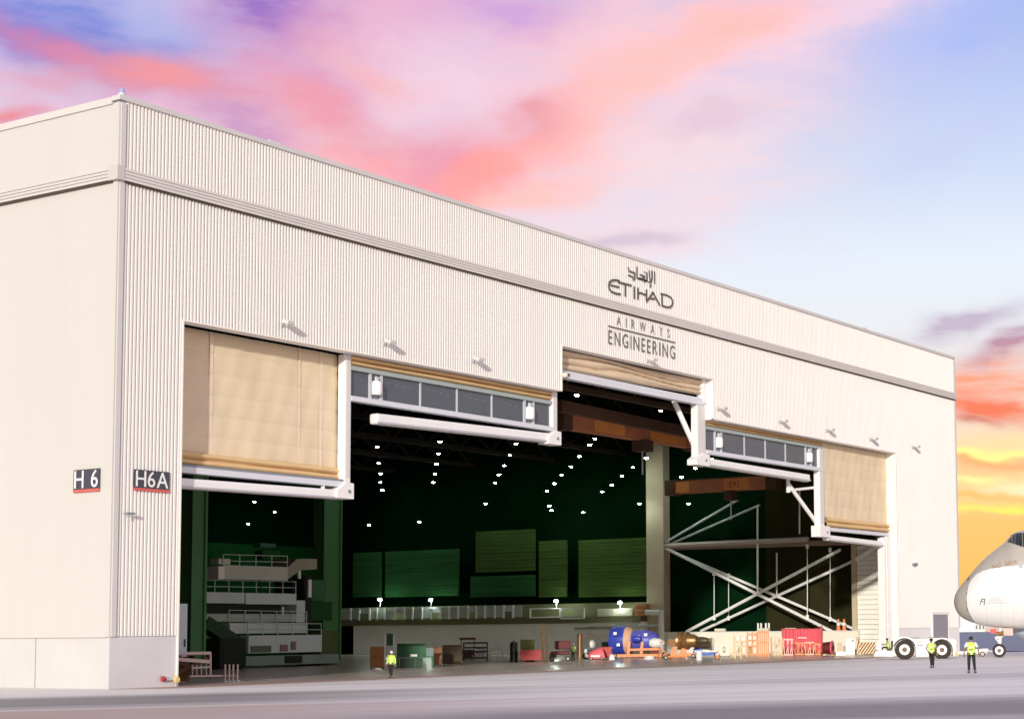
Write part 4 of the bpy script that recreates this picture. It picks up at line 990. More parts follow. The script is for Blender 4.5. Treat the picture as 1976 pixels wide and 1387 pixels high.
for us_ in (1906, 1934, 1958):
    rr = []
    for k in range(61):
        a = -pi/2+pi*k/60; zt, zl = Z(interp(topc, us_)), Z(interp(botc, us_)); zc, hh = (zt+zl)/2, (zt-zl)/2; wy = 3.3*math.tanh(hh*.31)
        rr.append([(X(us_)+q, 3.3-(wy+.062)*cos(a), zc+(hh+.062)*sin(a)) for q in (0, .018)])
    MB().grid(rr).build('skin_seam', mat('seam_grey', (.45, .44, .43, 1), .5), air)
# windscreen, door window, probe
def sidepoly(pts, m_, name, off=.06, parent=air):
    mb = MB().add([onside(u, v, off) for u, v in pts], [tuple(range(len(pts)))]); return mb.build(name, m_, parent)
GL = mat('cockpit_glass', (.02, .022, .025, 1), .12)
for pts in ([(1949.5, 1043), (1956.5, 1028), (1965, 1026), (1963, 1048)], [(1963.6, 1048.3), (1965.6, 1026), (1978, 1025), (1978, 1054)], [(1979, 1054), (1979, 1025.2), (1994, 1026), (1994, 1057)]):
    n = 5; rws = []
    for i in range(n+1):
        s_ = i/n; a = Vector(pts[0]).lerp(Vector(pts[3]), s_); b2 = Vector(pts[1]).lerp(Vector(pts[2]), s_)
        rws.append([onside(*a.lerp(b2, j/n), .06) for j in range(n+1)])
    MB().grid(rws).build('windscreen', GL, air, True)
sidepoly([(1970, 1083), (1970, 1097), (1977.5, 1096), (1977.5, 1082)], mat('door_window_grey', (.35, .36, .38, 1), .3), 'door_window', .08)
MB().tube(onside(1873, 1112, .1), onside(1870, 1116, .3), .06, 6).build('air_probe', RIMD, air)
# lettering on the nose
GOLD = mat('gold_lettering', (.30, .15, .06, 1), .5); GRYL = mat('grey_lettering', (.20, .20, .21, 1), .5)
def airword(text, u0, u1, v0, v1, gap, m_, name='letter', slant=0.0):
    for v_, f_ in word(text, u0, u1, 0, v1-v0, gap):
        pts = [onside(u+slant*w, v1-w, .075) for u, w in v_]
        MB().add(pts, f_).build(name, m_, sh if m_ is not GOLD else air)
airword('F', 1892.5, 1898, 1154, 1166, .1, BLACK, slant=.35); airword('1', 1900.5, 1903, 1154, 1166, .1, GRYL, slant=.1)
airword('FORMULA 1', 1913, 1935, 1153.2, 1155.6, .25, GRYL); airword('ETIHAD AIRWAYS', 1909, 1937, 1157.2, 1159.6, .2, GRYL); airword('ABU DHABI GRAND PRIX', 1908.5, 1945, 1161.5, 1164, .2, GRYL)
def goldstroke(pts, w):
    m = MB()
    for a, b2 in zip(pts[:-1], pts[1:]): m.bar(onside(*a, .07), onside(*b2, .07), w, .03)
    m.build('letter', GOLD, air)
for st_ in ([(1919, 1088), (1920, 1091), (1925, 1091.5), (1925, 1094), (1919, 1094)], [(1928, 1086), (1928.5, 1093), (1934, 1094)], [(1934, 1081.5), (1934, 1093)],
            [(1945, 1083), (1946, 1089)], [(1949.5, 1082), (1950, 1088.5), (1947, 1089.5)], [(1953, 1081.5), (1954, 1088)], [(1957, 1081), (1957.5, 1087)], [(1961, 1080.5), (1961.5, 1086)], [(1964, 1080), (1965, 1086)]): goldstroke(st_, .045)
# nose gear
rw = (1268.5-1242)/2/sp.k
for y0 in (2.45, 3.65): wheel(air, 0, y0, rw, rw, .5, .64, 'nose_wheel')
MB().tube((0, 2.6, rw), (0, 4.0, rw), .10, 8).build('axle', GREYM, air)
gm_ = MB().tube((0, 3.3, rw), (X(1932), 3.3, Z(1212)), .17, 10).build('nose_gear_strut', WHITE, air, True)
MB().tube((X(1930), 3.3, Z(1232)), (X(1948), 3.3, Z(1214)), .09, 8).build('drag_brace', WHITE, gm_); MB().bar((X(1929), 3.1, Z(1240)), (X(1921), 3.1, Z(1230)), .10, .10).build('torque_link', WHITE, gm_); MB().bar((X(1921), 3.1, Z(1230)), (X(1930), 3.1, Z(1224)), .10, .10).build('torque_link', GREYM, gm_)
MB().tube((X(1924), 3.0, Z(1224)), (X(1938), 3.0, Z(1221)), .20, 8).build('steering_cylinder', BRASS, gm_); MB().lathe((X(1927), 3.0, Z(1230)), (0, -1, 0), [(0, 0), (0, .16), (.15, .13), (.15, 0)], 12).build('taxi_light', mat('lamp_white', (.8, .8, .8, 1), .2), gm_)
bx(X(1912), X(1924), 2.9, 3.0, Z(1222), Z(1213)).build('gear_door', mat('door_red', (.55, .07, .05, 1), .5), air); bx(X(1938), X(1956), 2.4, 2.5, Z(1226), Z(1212)).build('gear_door', mat('gear_door_pink', (.62, .40, .34, 1), .5), air)
bx(X(1938), X(1956), 4.1, 4.2, Z(1226), Z(1212)).build('gear_door', mat('gear_door_pink', (.62, .40, .34, 1), .5), air)
# near engine under the wing, entering the picture at its right edge
en = MB(); xe = X(1941); L_ = 5.0
ce = (xe, -1.5, Z(1196)); NAC = mat('nacelle_paint', (.45, .49, .60, 1), .3, 0, .04, .5)
en = MB().lathe((X(1946), 5.6, Z(1198)), (1, 0, -.10), [(.5, 0), (.35, .55), (.0, .62), (.05, .70), (.5, 1.0), (1.4, 1.45), (2.6, 1.75), (4.5, 1.8), (7, 1.4), (7.2, 0)], 30).build('engine_nacelle', NAC, air, True)
MB().bar((X(1990), 5.6, Z(1205)), (X(2050), 5.6, Z(1180)), .5, 3.0).build('pylon', NAC, en)

# ------------------------------------------------------------------ far background right of the hangar
sp = Spot(1875, 1222); 
fb_ = thing('terminal_building', 'pale low building far behind the airliner nose', 'building', at(1846, 1219, z=0)*1.0, turn(at(1846, 1219, z=0)))
kk = ppm(at(1846, 1219, z=0)); Lb = 130/kk; Hb = 44/kk
TB = mat('far_cream', (.78, .76, .70, 1), .7, 0, .05, .1)
bx(-.5, Lb*.42, 0, 25, 0, Hb).build('wall', TB, fb_); bx(-.9, Lb*.43, -1, 26, Hb+.01, Hb*1.06).build('roof', mat('far_roof', (.7, .7, .7, 1), .6), fb_)
bx(Lb*.42+.02, Lb*1.4, 3, 25, 0, Hb*.32).build('low_wing', mat('far_tan', (.5, .42, .36, 1), .7, 0, .1, .2), fb_)
for k in range(3):
    w = bx(Lb*(.28+.05*k), Lb*(.31+.05*k), -.25, -.02, Hb*.12, Hb*.30).build('window', mat('far_window', (.10, .10, .09, 1), .3), fb_); bx(Lb*(.275+.05*k), Lb*(.315+.05*k), -.4, -.26, Hb*.08, Hb*.115).build('sill', TB, w)

# ------------------------------------------------------------------ equipment on the hangar floor
def fspot(u, v): return Spot(u, v)
# big blue engine on an orange stand
sp = Spot(1228, 1269); X, Z = sp.x, sp.z
e = sp.thing('jet_engine', 'large blue wrapped jet engine on an orange transport stand', 'engine')
zc = Z(1236)
def elong(name, m_, prof, parent=e, z0=zc, n=26): return MB().lathe((0, 1.8, z0), (1, -.30, 0), prof, n).build(name, m_, parent, True)
elong('fan_case', BLUE, [(X(1178), 0), (X(1178), 1.25), (X(1180), 1.55), (X(1196), 1.66), (X(1209), 1.58), (X(1209), 1.2)])
elong('fan_ring', mat('ring_tan', (.70, .42, .28, 1), .5, 0, .15, 2), [(X(1209)+.01, 1.25), (X(1209)+.01, 1.56), (X(1216), 1.44), (X(1222), 1.15), (X(1222), .8)])
elong('core_cover', mat('core_blue', (.10, .10, .48, 1), .4, 0, .15, 1), [(X(1216), .7), (X(1219), 1.05), (X(1240), 1.2), (X(1256), 1.1), (X(1270), .8), (X(1274), .4), (X(1274), 0)])
MB().lathe((X(1252), .4, Z(1240)), (1, -.1, -.03), [(0, 0), (.1, .35), (.5, .55), (1.2, .5), (1.7, .2), (1.75, 0)], 16).build('exhaust_cover', mat('plastic_white', (.75, .76, .70, 1), .5, 0, .1, 2), e, True)
MB().lathe((X(1228), .15, Z(1232)), (1, -.2, 0), [(-.5, 0), (-.45, .3), (0, .42), (.5, .32), (.6, 0)], 14).build('gearbox_cover', BLUE, e, True)
for u, v_ in ((1184, 1224), (1190, 1246), (1229, 1231), (1243, 1227)): bx(X(u), X(u)+.35, -.02 if u > 1200 else .18, .03 if u > 1200 else .22, Z(v_), Z(v_)+.3).build('sticker', WHITE, e)
for u in (1212, 1237): MB().bar((X(u), .35, Z(1264)), (X(u)+.15, .45, Z(1238)), .22, .3).build('stand_arm', EQOR, e); MB().bar((X(u), 3.2, Z(1264)), (X(u)+.15, 2.9, Z(1238)), .22, .3).build('stand_arm', EQOR, e)
for y0 in (.3, 3.1): MB().bar((X(1184), y0, Z(1264)), (X(1286), y0, Z(1264)), .28, .30).build('base_rail', EQOR, e); MB().bar((X(1215), y0, Z(1253)), (X(1272), y0, Z(1252)), .2, .25).build('cradle_rail', EQOR, e)
for u in (1188, 1220, 1250, 1284): MB().bar((X(u), .3, Z(1264)), (X(u), 3.2, Z(1264)), .2, .2).build('cross_beam', EQOR, e)
for u in (1186, 1282):
    for y0 in (.15, 3.2): wheel(e, X(u), y0, .28, .28, .18, .5, 'castor', 14)
bx(X(1255), X(1272), .25, .6, Z(1262), Z(1254)).build('red_panel', DRED, e)
# brown engine core on the long orange trolley
sp = Spot(1315, 1269); X, Z = sp.x, sp.z
e = sp.thing('jet_engine', 'bare brown engine core on a low orange trolley', 'engine')
MB().lathe((X(1310), 1.2, Z(1236)), (1, -.4, 0), [(-.1, 0), (-.1, .72), (.0, .95), (.25, .86), (.3, .98), (.5, .98), (.55, .85), (.8, .95), (1.1, .95), (1.15, .75), (1.8, .65), (2.1, .5), (2.1, 0)], 24).build('core', BRASS, e, True)
MB().lathe((X(1310)+1.05, .95, Z(1236)), (1, -.4, 0), [(0, 0), (1.2, .42), (1.7, .40), (2.2, .30), (2.2, 0)], 16).build('turbine_case', mat('dark_metal', (.12, .10, .06, 1), .4, .5, .2, 2), e, True)
bx(X(1290), X(1308), .6, 1.8, Z(1247), Z(1233)).build('box', mat('box_brown', (.30, .15, .06, 1), .7, 0, .15, 2), e)
for y0 in (.3, 1.9): MB().bar((X(1287), y0, Z(1263)), (X(1342), y0, Z(1262)), .2, .24).build('base_rail', EQOR, e)
for u in (1289, 1312, 1338): MB().bar((X(u), .3, Z(1263)), (X(u), 2.0, Z(1263)), .18, .2).build('cross_beam', EQOR, e)
MB().prism([(X(1292), .5, Z(1261)), (X(1300), .5, Z(1247)), (X(1308), .5, Z(1247)), (X(1304), .5, Z(1261))], (0, 1.2, 0)).build('cradle', EQOR, e)
MB().prism([(X(1312), .5, Z(1261)), (X(1316), .5, Z(1250)), (X(1324), .5, Z(1250)), (X(1326), .5, Z(1261))], (0, 1.2, 0)).build('cradle', EQOR, e)
for u in (1290, 1338):
    for y0 in (.1, 2.0): wheel(e, X(u), y0, .22, .22, .14, .5, 'castor', 12)
# blue dolly with a pale tailpiece
sp = Spot(1362, 1268); X, Z = sp.x, sp.z
e = sp.thing('engine_dolly', 'bright blue engine dolly carrying a dull brown tail cone', 'dolly')
bx(X(1337), X(1386), .2, 1.9, Z(1264), Z(1258)).build('deck', BLUE2, e, bevel=.03); bx(X(1338), X(1356), .25, 1.8, Z(1258)+.003, Z(1251)).build('toolbox', BLUE2, e, bevel=.03)
MB().lathe((X(1338), 1.0, Z(1243)), (1, 0, .02), [(0, .2), (.2, .65), (1.0, .55), (1.7, .6), (2.0, .72), (2.05, .2), (2.05, 0)], 18).build('tail_cone', mat('dull_bronze', (.36, .28, .17, 1), .5, .3, .2, 2), e, True)
MB().lathe((X(1338)+2.0, 1.0, Z(1243)+.04), (1, 0, 0), [(.06, 0), (.06, .70), (.2, .6), (.25, .3), (.25, 0)], 16).build('end_cover', WHITE, e, True)
for u in (1341, 1351, 1362, 1380): bx(X(u), X(u)+.25, .05, .195, Z(1258), Z(1254)).build('fitting', WHITE, e)
for u in (1342, 1382):
    for y0 in (.15, 1.75): wheel(e, X(u), y0, .24, .24, .14, .5, 'castor', 12)
# pale stencilled box
sp = Spot(1397, 1267); X, Z = sp.x, sp.z
e = sp.thing('tool_chest', 'cream box with black stencilled square between blue dolly and orange racks', 'chest')
bx(X(1388), X(1408), 0, 1.2, .12, Z(1246)).build('body', mat('cream_paint', (.75, .70, .56, 1), .5), e, bevel=.03); bx(X(1387.5), X(1408.5), -.03, 1.23, Z(1246)+.002, Z(1244.5)).build('lid', WHITE, e)
m = MB(); m.box(X(1395), X(1400), -.02, -.003, Z(1248.5), Z(1247.5)); m.box(X(1395), X(1396), -.02, -.003, Z(1254), Z(1248.5)-.002); m.box(X(1399), X(1400), -.02, -.003, Z(1254), Z(1248.5)-.002); m.box(X(1395), X(1400), -.02, -.003, Z(1258), Z(1255.5)); m.build('stencil', BLACK, e)
for u in (1389, 1406): bx(X(u), X(u)+.12, .1, 1.1, 0, .12).build('foot', BROWN, e)
for u in (1387.6, 1408.2): bx(X(u)-.05, X(u), .45, .75, Z(1252), Z(1251)).build('handle', GREYM, e)
sp = Spot(1411, 1268); X, Z = sp.x, sp.z
e = sp.thing('step_stool', 'small brown and white step stool at the foot of the orange racks', 'stool')
for k in range(2): bx(X(1409)+k*.1, X(1416)+k*.05, k*.3, k*.3+.3, Z(1265)+k*.3, Z(1264)+k*.3+.04).build('step', BRASS, e)
for u in (1410, 1415): MB().bar((X(u), 0, 0), (X(u), .6, Z(1257)), .08, .06).build('leg', WHITE, e)
# orange racks and frames
def rack(u0, u1, vt, vb, label, shelves, posts, mm, depth=1.2, slant=0, boxes=(), group=None):
    sp = Spot((u0+u1)/2, vb); X, Z = sp.x, sp.z
    e = sp.thing('storage_rack', label, 'rack', group)
    x0, x1, zt = X(u0), X(u1), Z(vt); pw = .16
    for k in range(posts):
        x = x0+(x1-x0)*k/(posts-1)
        for y0 in (0, depth): bx(x-pw/2, x+pw/2, y0, y0+.12, 0, zt).build('post', mm, e)
    for s_ in shelves:
        z = zt*s_; bx(x0+.09, x1-.09, .13, depth-.01, z-.05, z+.05).build('shelf', mm, e); bx(x0+.1, x1-.1, -.07, -.003, z-.09, z+.09).build('shelf_edge', mm, e)
    for (a, b2, s_, hh, m_) in boxes: bx(x0+(x1-x0)*a, x0+(x1-x0)*b2, .25, depth-.2, zt*s_+.055, zt*s_+.055+hh).build('stored_box', m_, e)
    if slant: MB().bar((x0, depth+.15, .1), (x1, depth+.15, zt-.1), .08, .08).build('diagonal', mm, e)
    return e
WOR = mat('pale_orange_paint', (.80, .50, .30, 1), .5, 0, .12, 1.2)
rack(1417, 1441, 1226, 1266, 'leftmost pale orange rack with white sheets on its shelves', (.12, .5, .72), 3, WOR, 1.6, 1, ((.2, .9, .72, .5, WHITE), (.3, .6, .12, .6, mat('carton_tan', (.45, .30, .15, 1), .8))))
rack(1443, 1461, 1219, 1266, 'tall pale orange rack next to the leftmost rack', (.1, .42, .66, .9), 3, EQOR, 1.5, 1, ((.1, .9, .66, .4, WHITE), (.1, .5, .1, .8, mat('carton_tan', (.45, .30, .15, 1), .8))))
rack(1463, 1483, 1217, 1266, 'orange rack with closely set posts before the white wall', (.08, .55, .95), 6, EQOR, 1.4)
rack(1489, 1509, 1228, 1265, 'thin white and orange A frame rack beside the red screen', (.1, .6), 4, WOR, 1.2, 1)
# red screen with frames before it
sp = Spot(1548, 1263); X, Z = sp.x, sp.z
e = sp.thing('red_screen', 'wide red welding screen hung on a frame against the low wall', 'screen')
rows = [[(X(1511)+(X(1586)-X(1511))*i/60, 1.6+.07*sin(i*1.1)+.04*sin(i*2.7), Z(1261)+(Z(1213.5)-Z(1261))*j) for i in range(61)] for j in (0, 1)]
MB().grid(rows).build('curtain', PINK, e, True)
for u in (1510, 1548, 1586.5): bx(X(u)-.08, X(u)+.08, 1.7, 1.85, 0, Z(1211.5)).build('post', RED, e)
MB().tube((X(1510), 1.75, Z(1213)), (X(1587), 1.75, Z(1213)), .06, 8).build('rail', RED, e)
bx(X(1584), X(1588), 1.5, 1.68, Z(1222), Z(1207)).build('red_lamp_box', RED, e); bx(X(1540), X(1557), 1.46, 1.5, Z(1231), Z(1229.3)).build('label_strip', WHITE, e)
def aframe(u0, u1, vt, vb, label, mm, n):
    sp = Spot((u0+u1)/2, vb); X, Z = sp.x, sp.z
    e = sp.thing('work_stand', label, 'stand', None); x0, x1, zt = X(u0), X(u1), Z(vt)
    for y0 in (0, 1.1):
        bx(x0, x1, y0, y0+.12, .05, .2).build('base_rail', mm, e); bx(x0, x1, y0+.013, y0+.113, zt-.15, zt).build('top_rail', mm, e)
    for k in range(n):
        x = x0+.1+(x1-x0-.2)*k/(n-1)
        MB().bar((x, .06, .2), (x+(.25 if k % 2 else -.12), .06, zt-.15), .11, .09).build('post', mm, e)
    for x in (x0+.1, x1-.1): MB().bar((x, .15, .3), (x, 1.05, zt-.3), .07, .07).build('brace', mm, e)
    for x in (x0+.1, x1-.1): bx(x-.1, x+.1, -.01, .25, 0, .048).build('foot', BROWN, e)
    return e
aframe(1512, 1531, 1232, 1265, 'tall pale orange work stand before the left half of the red screen', mat('pale_pink_frame', (.85, .50, .42, 1), .5), 5)
aframe(1533, 1551, 1239, 1264, 'orange work stand before the middle of the red screen', EQOR, 5)
aframe(1553, 1571, 1238, 1264, 'white topped work stand before the right half of the red screen', WOR, 4)
aframe(1573, 1584, 1241, 1264, 'narrow orange work stand at the right edge of the red screen', EQOR, 3)
# cable drum
sp = Spot(1600, 1264); X, Z = sp.x, sp.z
e = sp.thing('hose_reel', 'dark drum with pink end disc beside the red screen', 'reel')
MB().lathe((X(1589), .9, .82), (1, -.25, 0), [(0, 0), (0, .62), (1.0, .72), (1.0, 0)], 20).build('drum', DRED, e, True)
MB().lathe((X(1604), .62, .82), (1, -.25, 0), [(.05, 0), (.05, .80), (.2, .80), (.2, .5), (.12, .1), (.12, 0)], 20).build('end_disc', PINK, e, True)
MB().lathe((X(1604)+.2, .57, .82), (1, -.25, 0), [(.0, 0), (.0, .3), (.1, .2), (.1, 0)], 12).build('hub', DRED, e, True)
for u in (1590, 1606): MB().bar((X(u), .2, .05), (X(u), 1.4, .05), .2, .1).build('skid', BRASS, e)
# cabinets by the wall
sp = Spot(1641, 1264); X, Z = sp.x, sp.z
e = sp.thing('cabinet', 'white cabinet with a small dark handle left of the striped barrier', 'cabinet')
bx(X(1633), X(1650), 0, .9, .1, Z(1231)).build('body', WHITE, e, bevel=.02); bx(X(1634), X(1649), -.04, -.003, .2, Z(1232.5)).build('door', WHITE, e); bx(X(1645), X(1647.5), -.09, -.043, Z(1237), Z(1234)).build('handle', BLACK, e); bx(X(1633.5), X(1649.5), .05, .85, 0, .098).build('plinth', GREYM, e)
sp = Spot(1624, 1264); X, Z = sp.x, sp.z
e = sp.thing('pallet_box', 'cream carton stack on a white pallet near the dark drum', 'box')
bx(X(1613), X(1635), 0, 1.4, 0, .42).build('pallet', WHITE, e); bx(X(1616), X(1626), .2, 1.2, .423, Z(1240)).build('carton', mat('carton_cream', (.66, .52, .40, 1), .8, 0, .1, 2), e); bx(X(1627), X(1632), .2, 1.2, .423, Z(1246)).build('carton', mat('carton_grey', (.42, .37, .33, 1), .8, 0, .1, 2), e)
# striped barrier
def barrier(u0, u1, vt, vb, label, slantpx=7, w=3.0):
    sp = Spot((u0+u1)/2, vb); X, Z = sp.x, sp.z
    e = sp.thing('striped_barrier', label, 'barrier')
    bx(X(u0), X(u1), 0, .15, .1, Z(vt)).build('board', mat('barrier_cream', (.80, .66, .46, 1), .6), e)
    for u in (u0+2, u1-3): bx(X(u), X(u)+.15, -.3, .5, 0, .098).build('foot', GREYM, e)
    ST = mat('barrier_brown', (.24, .10, .02, 1), .6); z0, z1 = .14, Z(vt)-.04; u = u0-slantpx*2.2; sl_ = slantpx*2.2
    while u < u1:
        # parallelogram clipped to the board
        P4 = []
        for k in range(9):
            s_ = k/8; x = u+sl_*s_
            a_, b_ = max(u0+.3, x), min(u1-.3, x+w)
            if b_ > a_: P4.append((a_, b_, z0+(z1-z0)*s_))
        if len(P4) > 1: MB().add([(X(a_), -.012, z) for a_, b_, z in P4]+[(X(b_), -.012, z) for a_, b_, z in reversed(P4)], [tuple(range(2*len(P4)))]).build('stripe', ST, e)
        u += w*1.95
    return e
barrier(1658, 1690, 1238, 1263, 'long orange brown diagonally striped barrier left of the tow tractor')
barrier(1653, 1659, 1228, 1263, 'narrow upright striped board at the left end of the long barrier', 3, 2.4)
# orange bollards and posts on the low wall
for u, l in ((1618, 'left'), (1629, 'right')):
    p = at(u, 1214, x=113); p.z = 2.721
    t = thing('warning_cone', l+' orange lamp stand on the low wall under the braces', 'cone', p, 0, None)
    MB().lathe((0, 0, 0), (0, 0, 1), [(0, .36), (.08, .36), (.1, .26), (1.3, .12), (1.35, 0)], 10).build('cone', EQOR, t, True); MB().lathe((0, 0, .6), (0, 0, 1), [(0, .225), (.3, .19)], 10).build('sleeve', WHITE, t, True)
for i, (u, l) in enumerate(((1463, 'leftmost of the four white posts on the low wall'), (1469, 'second of the four white posts on the low wall'), (1478, 'third of the four white posts on the low wall'), (1484, 'rightmost of the four white posts on the low wall'))):
    p = at(u, 1214, x=113); p.z = 2.721
    t = thing('post', l, 'post', p, 0, 'white posts on the low wall'); MB().tube((0, 0, .06), (0, 0, .95), .12, 8).build('shaft', WHITE, t, True); bx(-.2, .2, -.2, .2, 0, .06).build('foot', GREYM, t)
for u, l in ((1390, 'cream box lamp on the low wall above the blue dolly'), (1474, 'cream box lamp on the low wall above the orange racks'), (1526, 'cream box lamp on the low wall above the red screen')):
    p = at(u, 1216, x=112.7); p.z = 2.724
    t = thing('box_lamp', l, 'lamp', p, 0, None); bx(-.2, .2, -.7, .7, 0.02, .35).build('housing', mat('cream_paint', (.75, .70, .56, 1), .5), t, bevel=.03); bx(-.15, .15, -.5, .5, 0, .018).build('foot', GREYM, t)

# things along the white inner wall, left of the blue engine
def cupboard(u0, u1, vt, vb, name, label, cat, mm, doors=2, depth=1.0, legs=True):
    sp = Spot((u0+u1)/2, vb); X, Z = sp.x, sp.z; e = sp.thing(name, label, cat); x0, x1, zt = X(u0), X(u1), Z(vt)
    bx(x0, x1, 0, depth, .14, zt).build('body', mm, e, bevel=.03)
    for k in range(doors):
        a = x0+(x1-x0)*k/doors+.05; b2 = x0+(x1-x0)*(k+1)/doors-.05
        bx(a, b2, -.04, -.003, .22, zt-.08).build('door', mm, e); bx(b2-.16, b2-.1, -.09, -.043, zt*.5, zt*.62).build('handle', BLACK, e)
    for x in (x0+.05, x1-.17): bx(x, x+.12, .1, depth-.1, 0, .138).build('foot', BLACK, e)
    return e
cupboard(714, 741, 1247, 1291, 'cabinet', 'orange brown steel cabinet left of the walking person', 'cabinet', mat('cabinet_orange', (.30, .12, .03, 1), .6, 0, .15, 1), 2)
cupboard(836, 852, 1248, 1285, 'cabinet', 'tall narrow orange cabinet between green bench and brown crates', 'cabinet', mat('cabinet_rust', (.32, .12, .06, 1), .6, 0, .15, 1), 1)
cupboard(854, 892, 1244, 1283, 'tool_cabinet', 'wide brown tool cabinet left of the dark shelves', 'cabinet', mat('olive_brown', (.075, .05, .02, 1), .7, 0, .2, 1), 3)
rack(895, 940, 1239, 1274, 'dark green open shelf rack against the white inner wall', (.15, .5, .72, .97), 2, mat('rack_green', (.035, .06, .045, 1), .6), 1.2, 0, ((.5, .9, .15, .5, GREYM), (.55, .9, .5, .4, LWALL), (.1, .35, .15, .8, DRED)))
sp = Spot(802, 1288); X, Z = sp.x, sp.z
e = sp.thing('work_bench', 'long green work bench with cluttered shelves behind the walking person', 'bench')
bx(X(766), X(836), 0, 1.3, Z(1268), Z(1266)).build('worktop', GREENEQ, e); bx(X(766), X(820), 1.1, 1.3, Z(1266)+.003, Z(1243)).build('back_board', GREENEQ, e); bx(X(766), X(838), .6, 1.29, Z(1243)+.003, Z(1241)).build('shelf', mat('bench_dark', (.03, .06, .04, 1), .7), e)
for u in (767, 800, 833): bx(X(u), X(u)+.15, 0.02, 1.2, 0, Z(1268)-.003).build('leg', GREENEQ, e)
bx(X(822), X(836), .2, 1.1, Z(1266)+.003, Z(1250)).build('cabinet', mat('bench_grey', (.14, .22, .20, 1), .6), e); bx(X(792), X(805), .2, .8, Z(1266)+.003, Z(1262)).build('white_box', WHITE, e); bx(X(772), X(815), .1, 1.1, .05, Z(1270)).build('drawer_unit', mat('bench_dark', (.03, .06, .04, 1), .7), e)
sp = Spot(751, 1284); X, Z = sp.x, sp.z
e = sp.thing('notice_stand', 'tall white stand with green panel behind the walking person', 'stand')
for u in (743, 760): bx(X(u)-.07, X(u)+.07, .3, .45, 0, Z(1224)).build('post', WHITE, e)
bx(X(746), X(758), .32, .42, Z(1245), Z(1222)).build('panel', GREENEQ, e); bx(X(741), X(762), 0, .75, 0, .08).build('foot', GREYM, e)
sp = Spot(902, 1272); X, Z = sp.x, sp.z
e = sp.thing('canopy_cart', 'dark red canopied cart half hidden by the dark shelf rack', 'cart')
bx(X(886), X(918), 1.6, 3.2, Z(1234), Z(1230)).build('canopy', DRED, e, bevel=.04); bx(X(888), X(916), 1.6, 3.2, Z(1268), Z(1254)).build('body', DRED, e)
for u in (889, 914):
    for y0 in (1.65, 3.05): bx(X(u), X(u)+.1, y0, y0+.1, Z(1254)+.003, Z(1234)-.003).build('post', BROWN, e)
for u in (893, 911): wheel(e, X(u), 1.5, .32, .32, .2, .5, n=14)
sp = Spot(960, 1276); X, Z = sp.x, sp.z
e = sp.thing('work_table', 'grey work table standing left of the dark gas bottle', 'table')
bx(X(944), X(971), 0, 1.2, Z(1254), Z(1252)).build('table_top', GREYM, e)
for u in (945, 969):
    for y0 in (.05, 1.05): bx(X(u)-.05, X(u)+.08, y0, y0+.12, 0, Z(1254)-.003).build('leg', GREYM, e)
bx(X(950), X(966), .3, 1.0, .4, .46).build('lower_shelf', GREYM, e); bx(X(960), X(968), .3, .8, Z(1252)+.003, Z(1247)).build('grey_box', GREYM, e)
sp = Spot(991.5, 1277); X, Z = sp.x, sp.z
e = sp.thing('gas_bottle', 'tall dark cylinder standing left of the red bin', 'cylinder')
MB().lathe((0, .4, 0), (0, 0, 1), [(0, 0), (0, .38), (Z(1241), .38), (Z(1238), .25), (Z(1237), .1), (Z(1237), 0)], 18).build('tank', mat('tank_dark', (.025, .025, .015, 1), .4, 0, .2, 2), e, True); MB().tube((0, .4, Z(1237)), (0, .4, Z(1235)), .08, 8).build('valve', BRASS, e); MB().lathe((0, .4, .02), (0, 0, 1), [(0, .42), (.15, .42), (.15, .385)], 18).build('base_ring', BLACK, e)
sp = Spot(1024, 1277); X, Z = sp.x, sp.z
e = sp.thing('skip_bin', 'bright red skip bin below the olive green box', 'bin')
MB().prism([(X(1005), 0, .2), (X(1045), 0, .2), (X(1047), 0, Z(1255)), (X(1003), 0, Z(1255))], (0, 1.6, 0)).build('body', RED, e); bx(X(1002), X(1048), -.08, 1.68, Z(1255)+.003, Z(1253.5)).build('rim', RED, e)
for u in (1008, 1040): bx(X(u), X(u)+.25, .1, 1.5, 0, .198).build('skid', BLACK, e)
e = sp.thing('locker', 'olive green box standing behind the red skip bin', 'box'); e.location = sp.p+Vector((-sin(sp.r), cos(sp.r), 0))*1.9
bx(X(1004), X(1032), 0, 1.2, 0, Z(1233.5)).build('body', OLIVE, e, bevel=.05); bx(X(1005), X(1031), -.05, -.003, .3, Z(1235)).build('door', OLIVE, e); bx(X(1028), X(1029.5), -.1, -.053, Z(1250), Z(1245)).build('handle', BLACK, e)
sp = Spot(1051, 1277); X, Z = sp.x, sp.z
e = sp.thing('twin_post', 'pair of thin brown posts right of the red skip bin', 'posts')
for u in (1047, 1055): bx(X(u)-.13, X(u)+.13, 0.1, .36, .1, Z(1204)).build('post', BROWN, e)
for v_ in (1262, 1240, 1214): bx(X(1047)+.135, X(1055)-.185, .15, .3, Z(v_), Z(v_-1.5)).build('tie', BROWN, e)
bx(X(1044), X(1058), -.1, .6, 0, .098).build('foot', BROWN, e)
sp = Spot(1084, 1275); X, Z = sp.x, sp.z
e = sp.thing('seat_trolley', 'dark red upholstered trolley seat near the brown posts', 'trolley')
bx(X(1070), X(1101), .2, 1.4, Z(1252), Z(1236)).build('backrest', DRED, e, bevel=.08); bx(X(1062), X(1100), -.1, 1.3, Z(1262), Z(1256)).build('seat', DRED, e, bevel=.06); bx(X(1060), X(1074), -.05, 1.2, .35, Z(1262)-.003).build('box', mat('deep_brown', (.05, .02, .015, 1), .7), e)
for u in (1065, 1096): wheel(e, X(u), -.1, .25, .25, .16, .5, n=14); wheel(e, X(u), 1.1, .25, .25, .16, .5, n=14)
sp = Spot(1106, 1274)
person('person in hi-vis vest and white cap in the shade beside the pink cart', sp.p, sp.r+.5, h=1.75, hat=SHIRT)
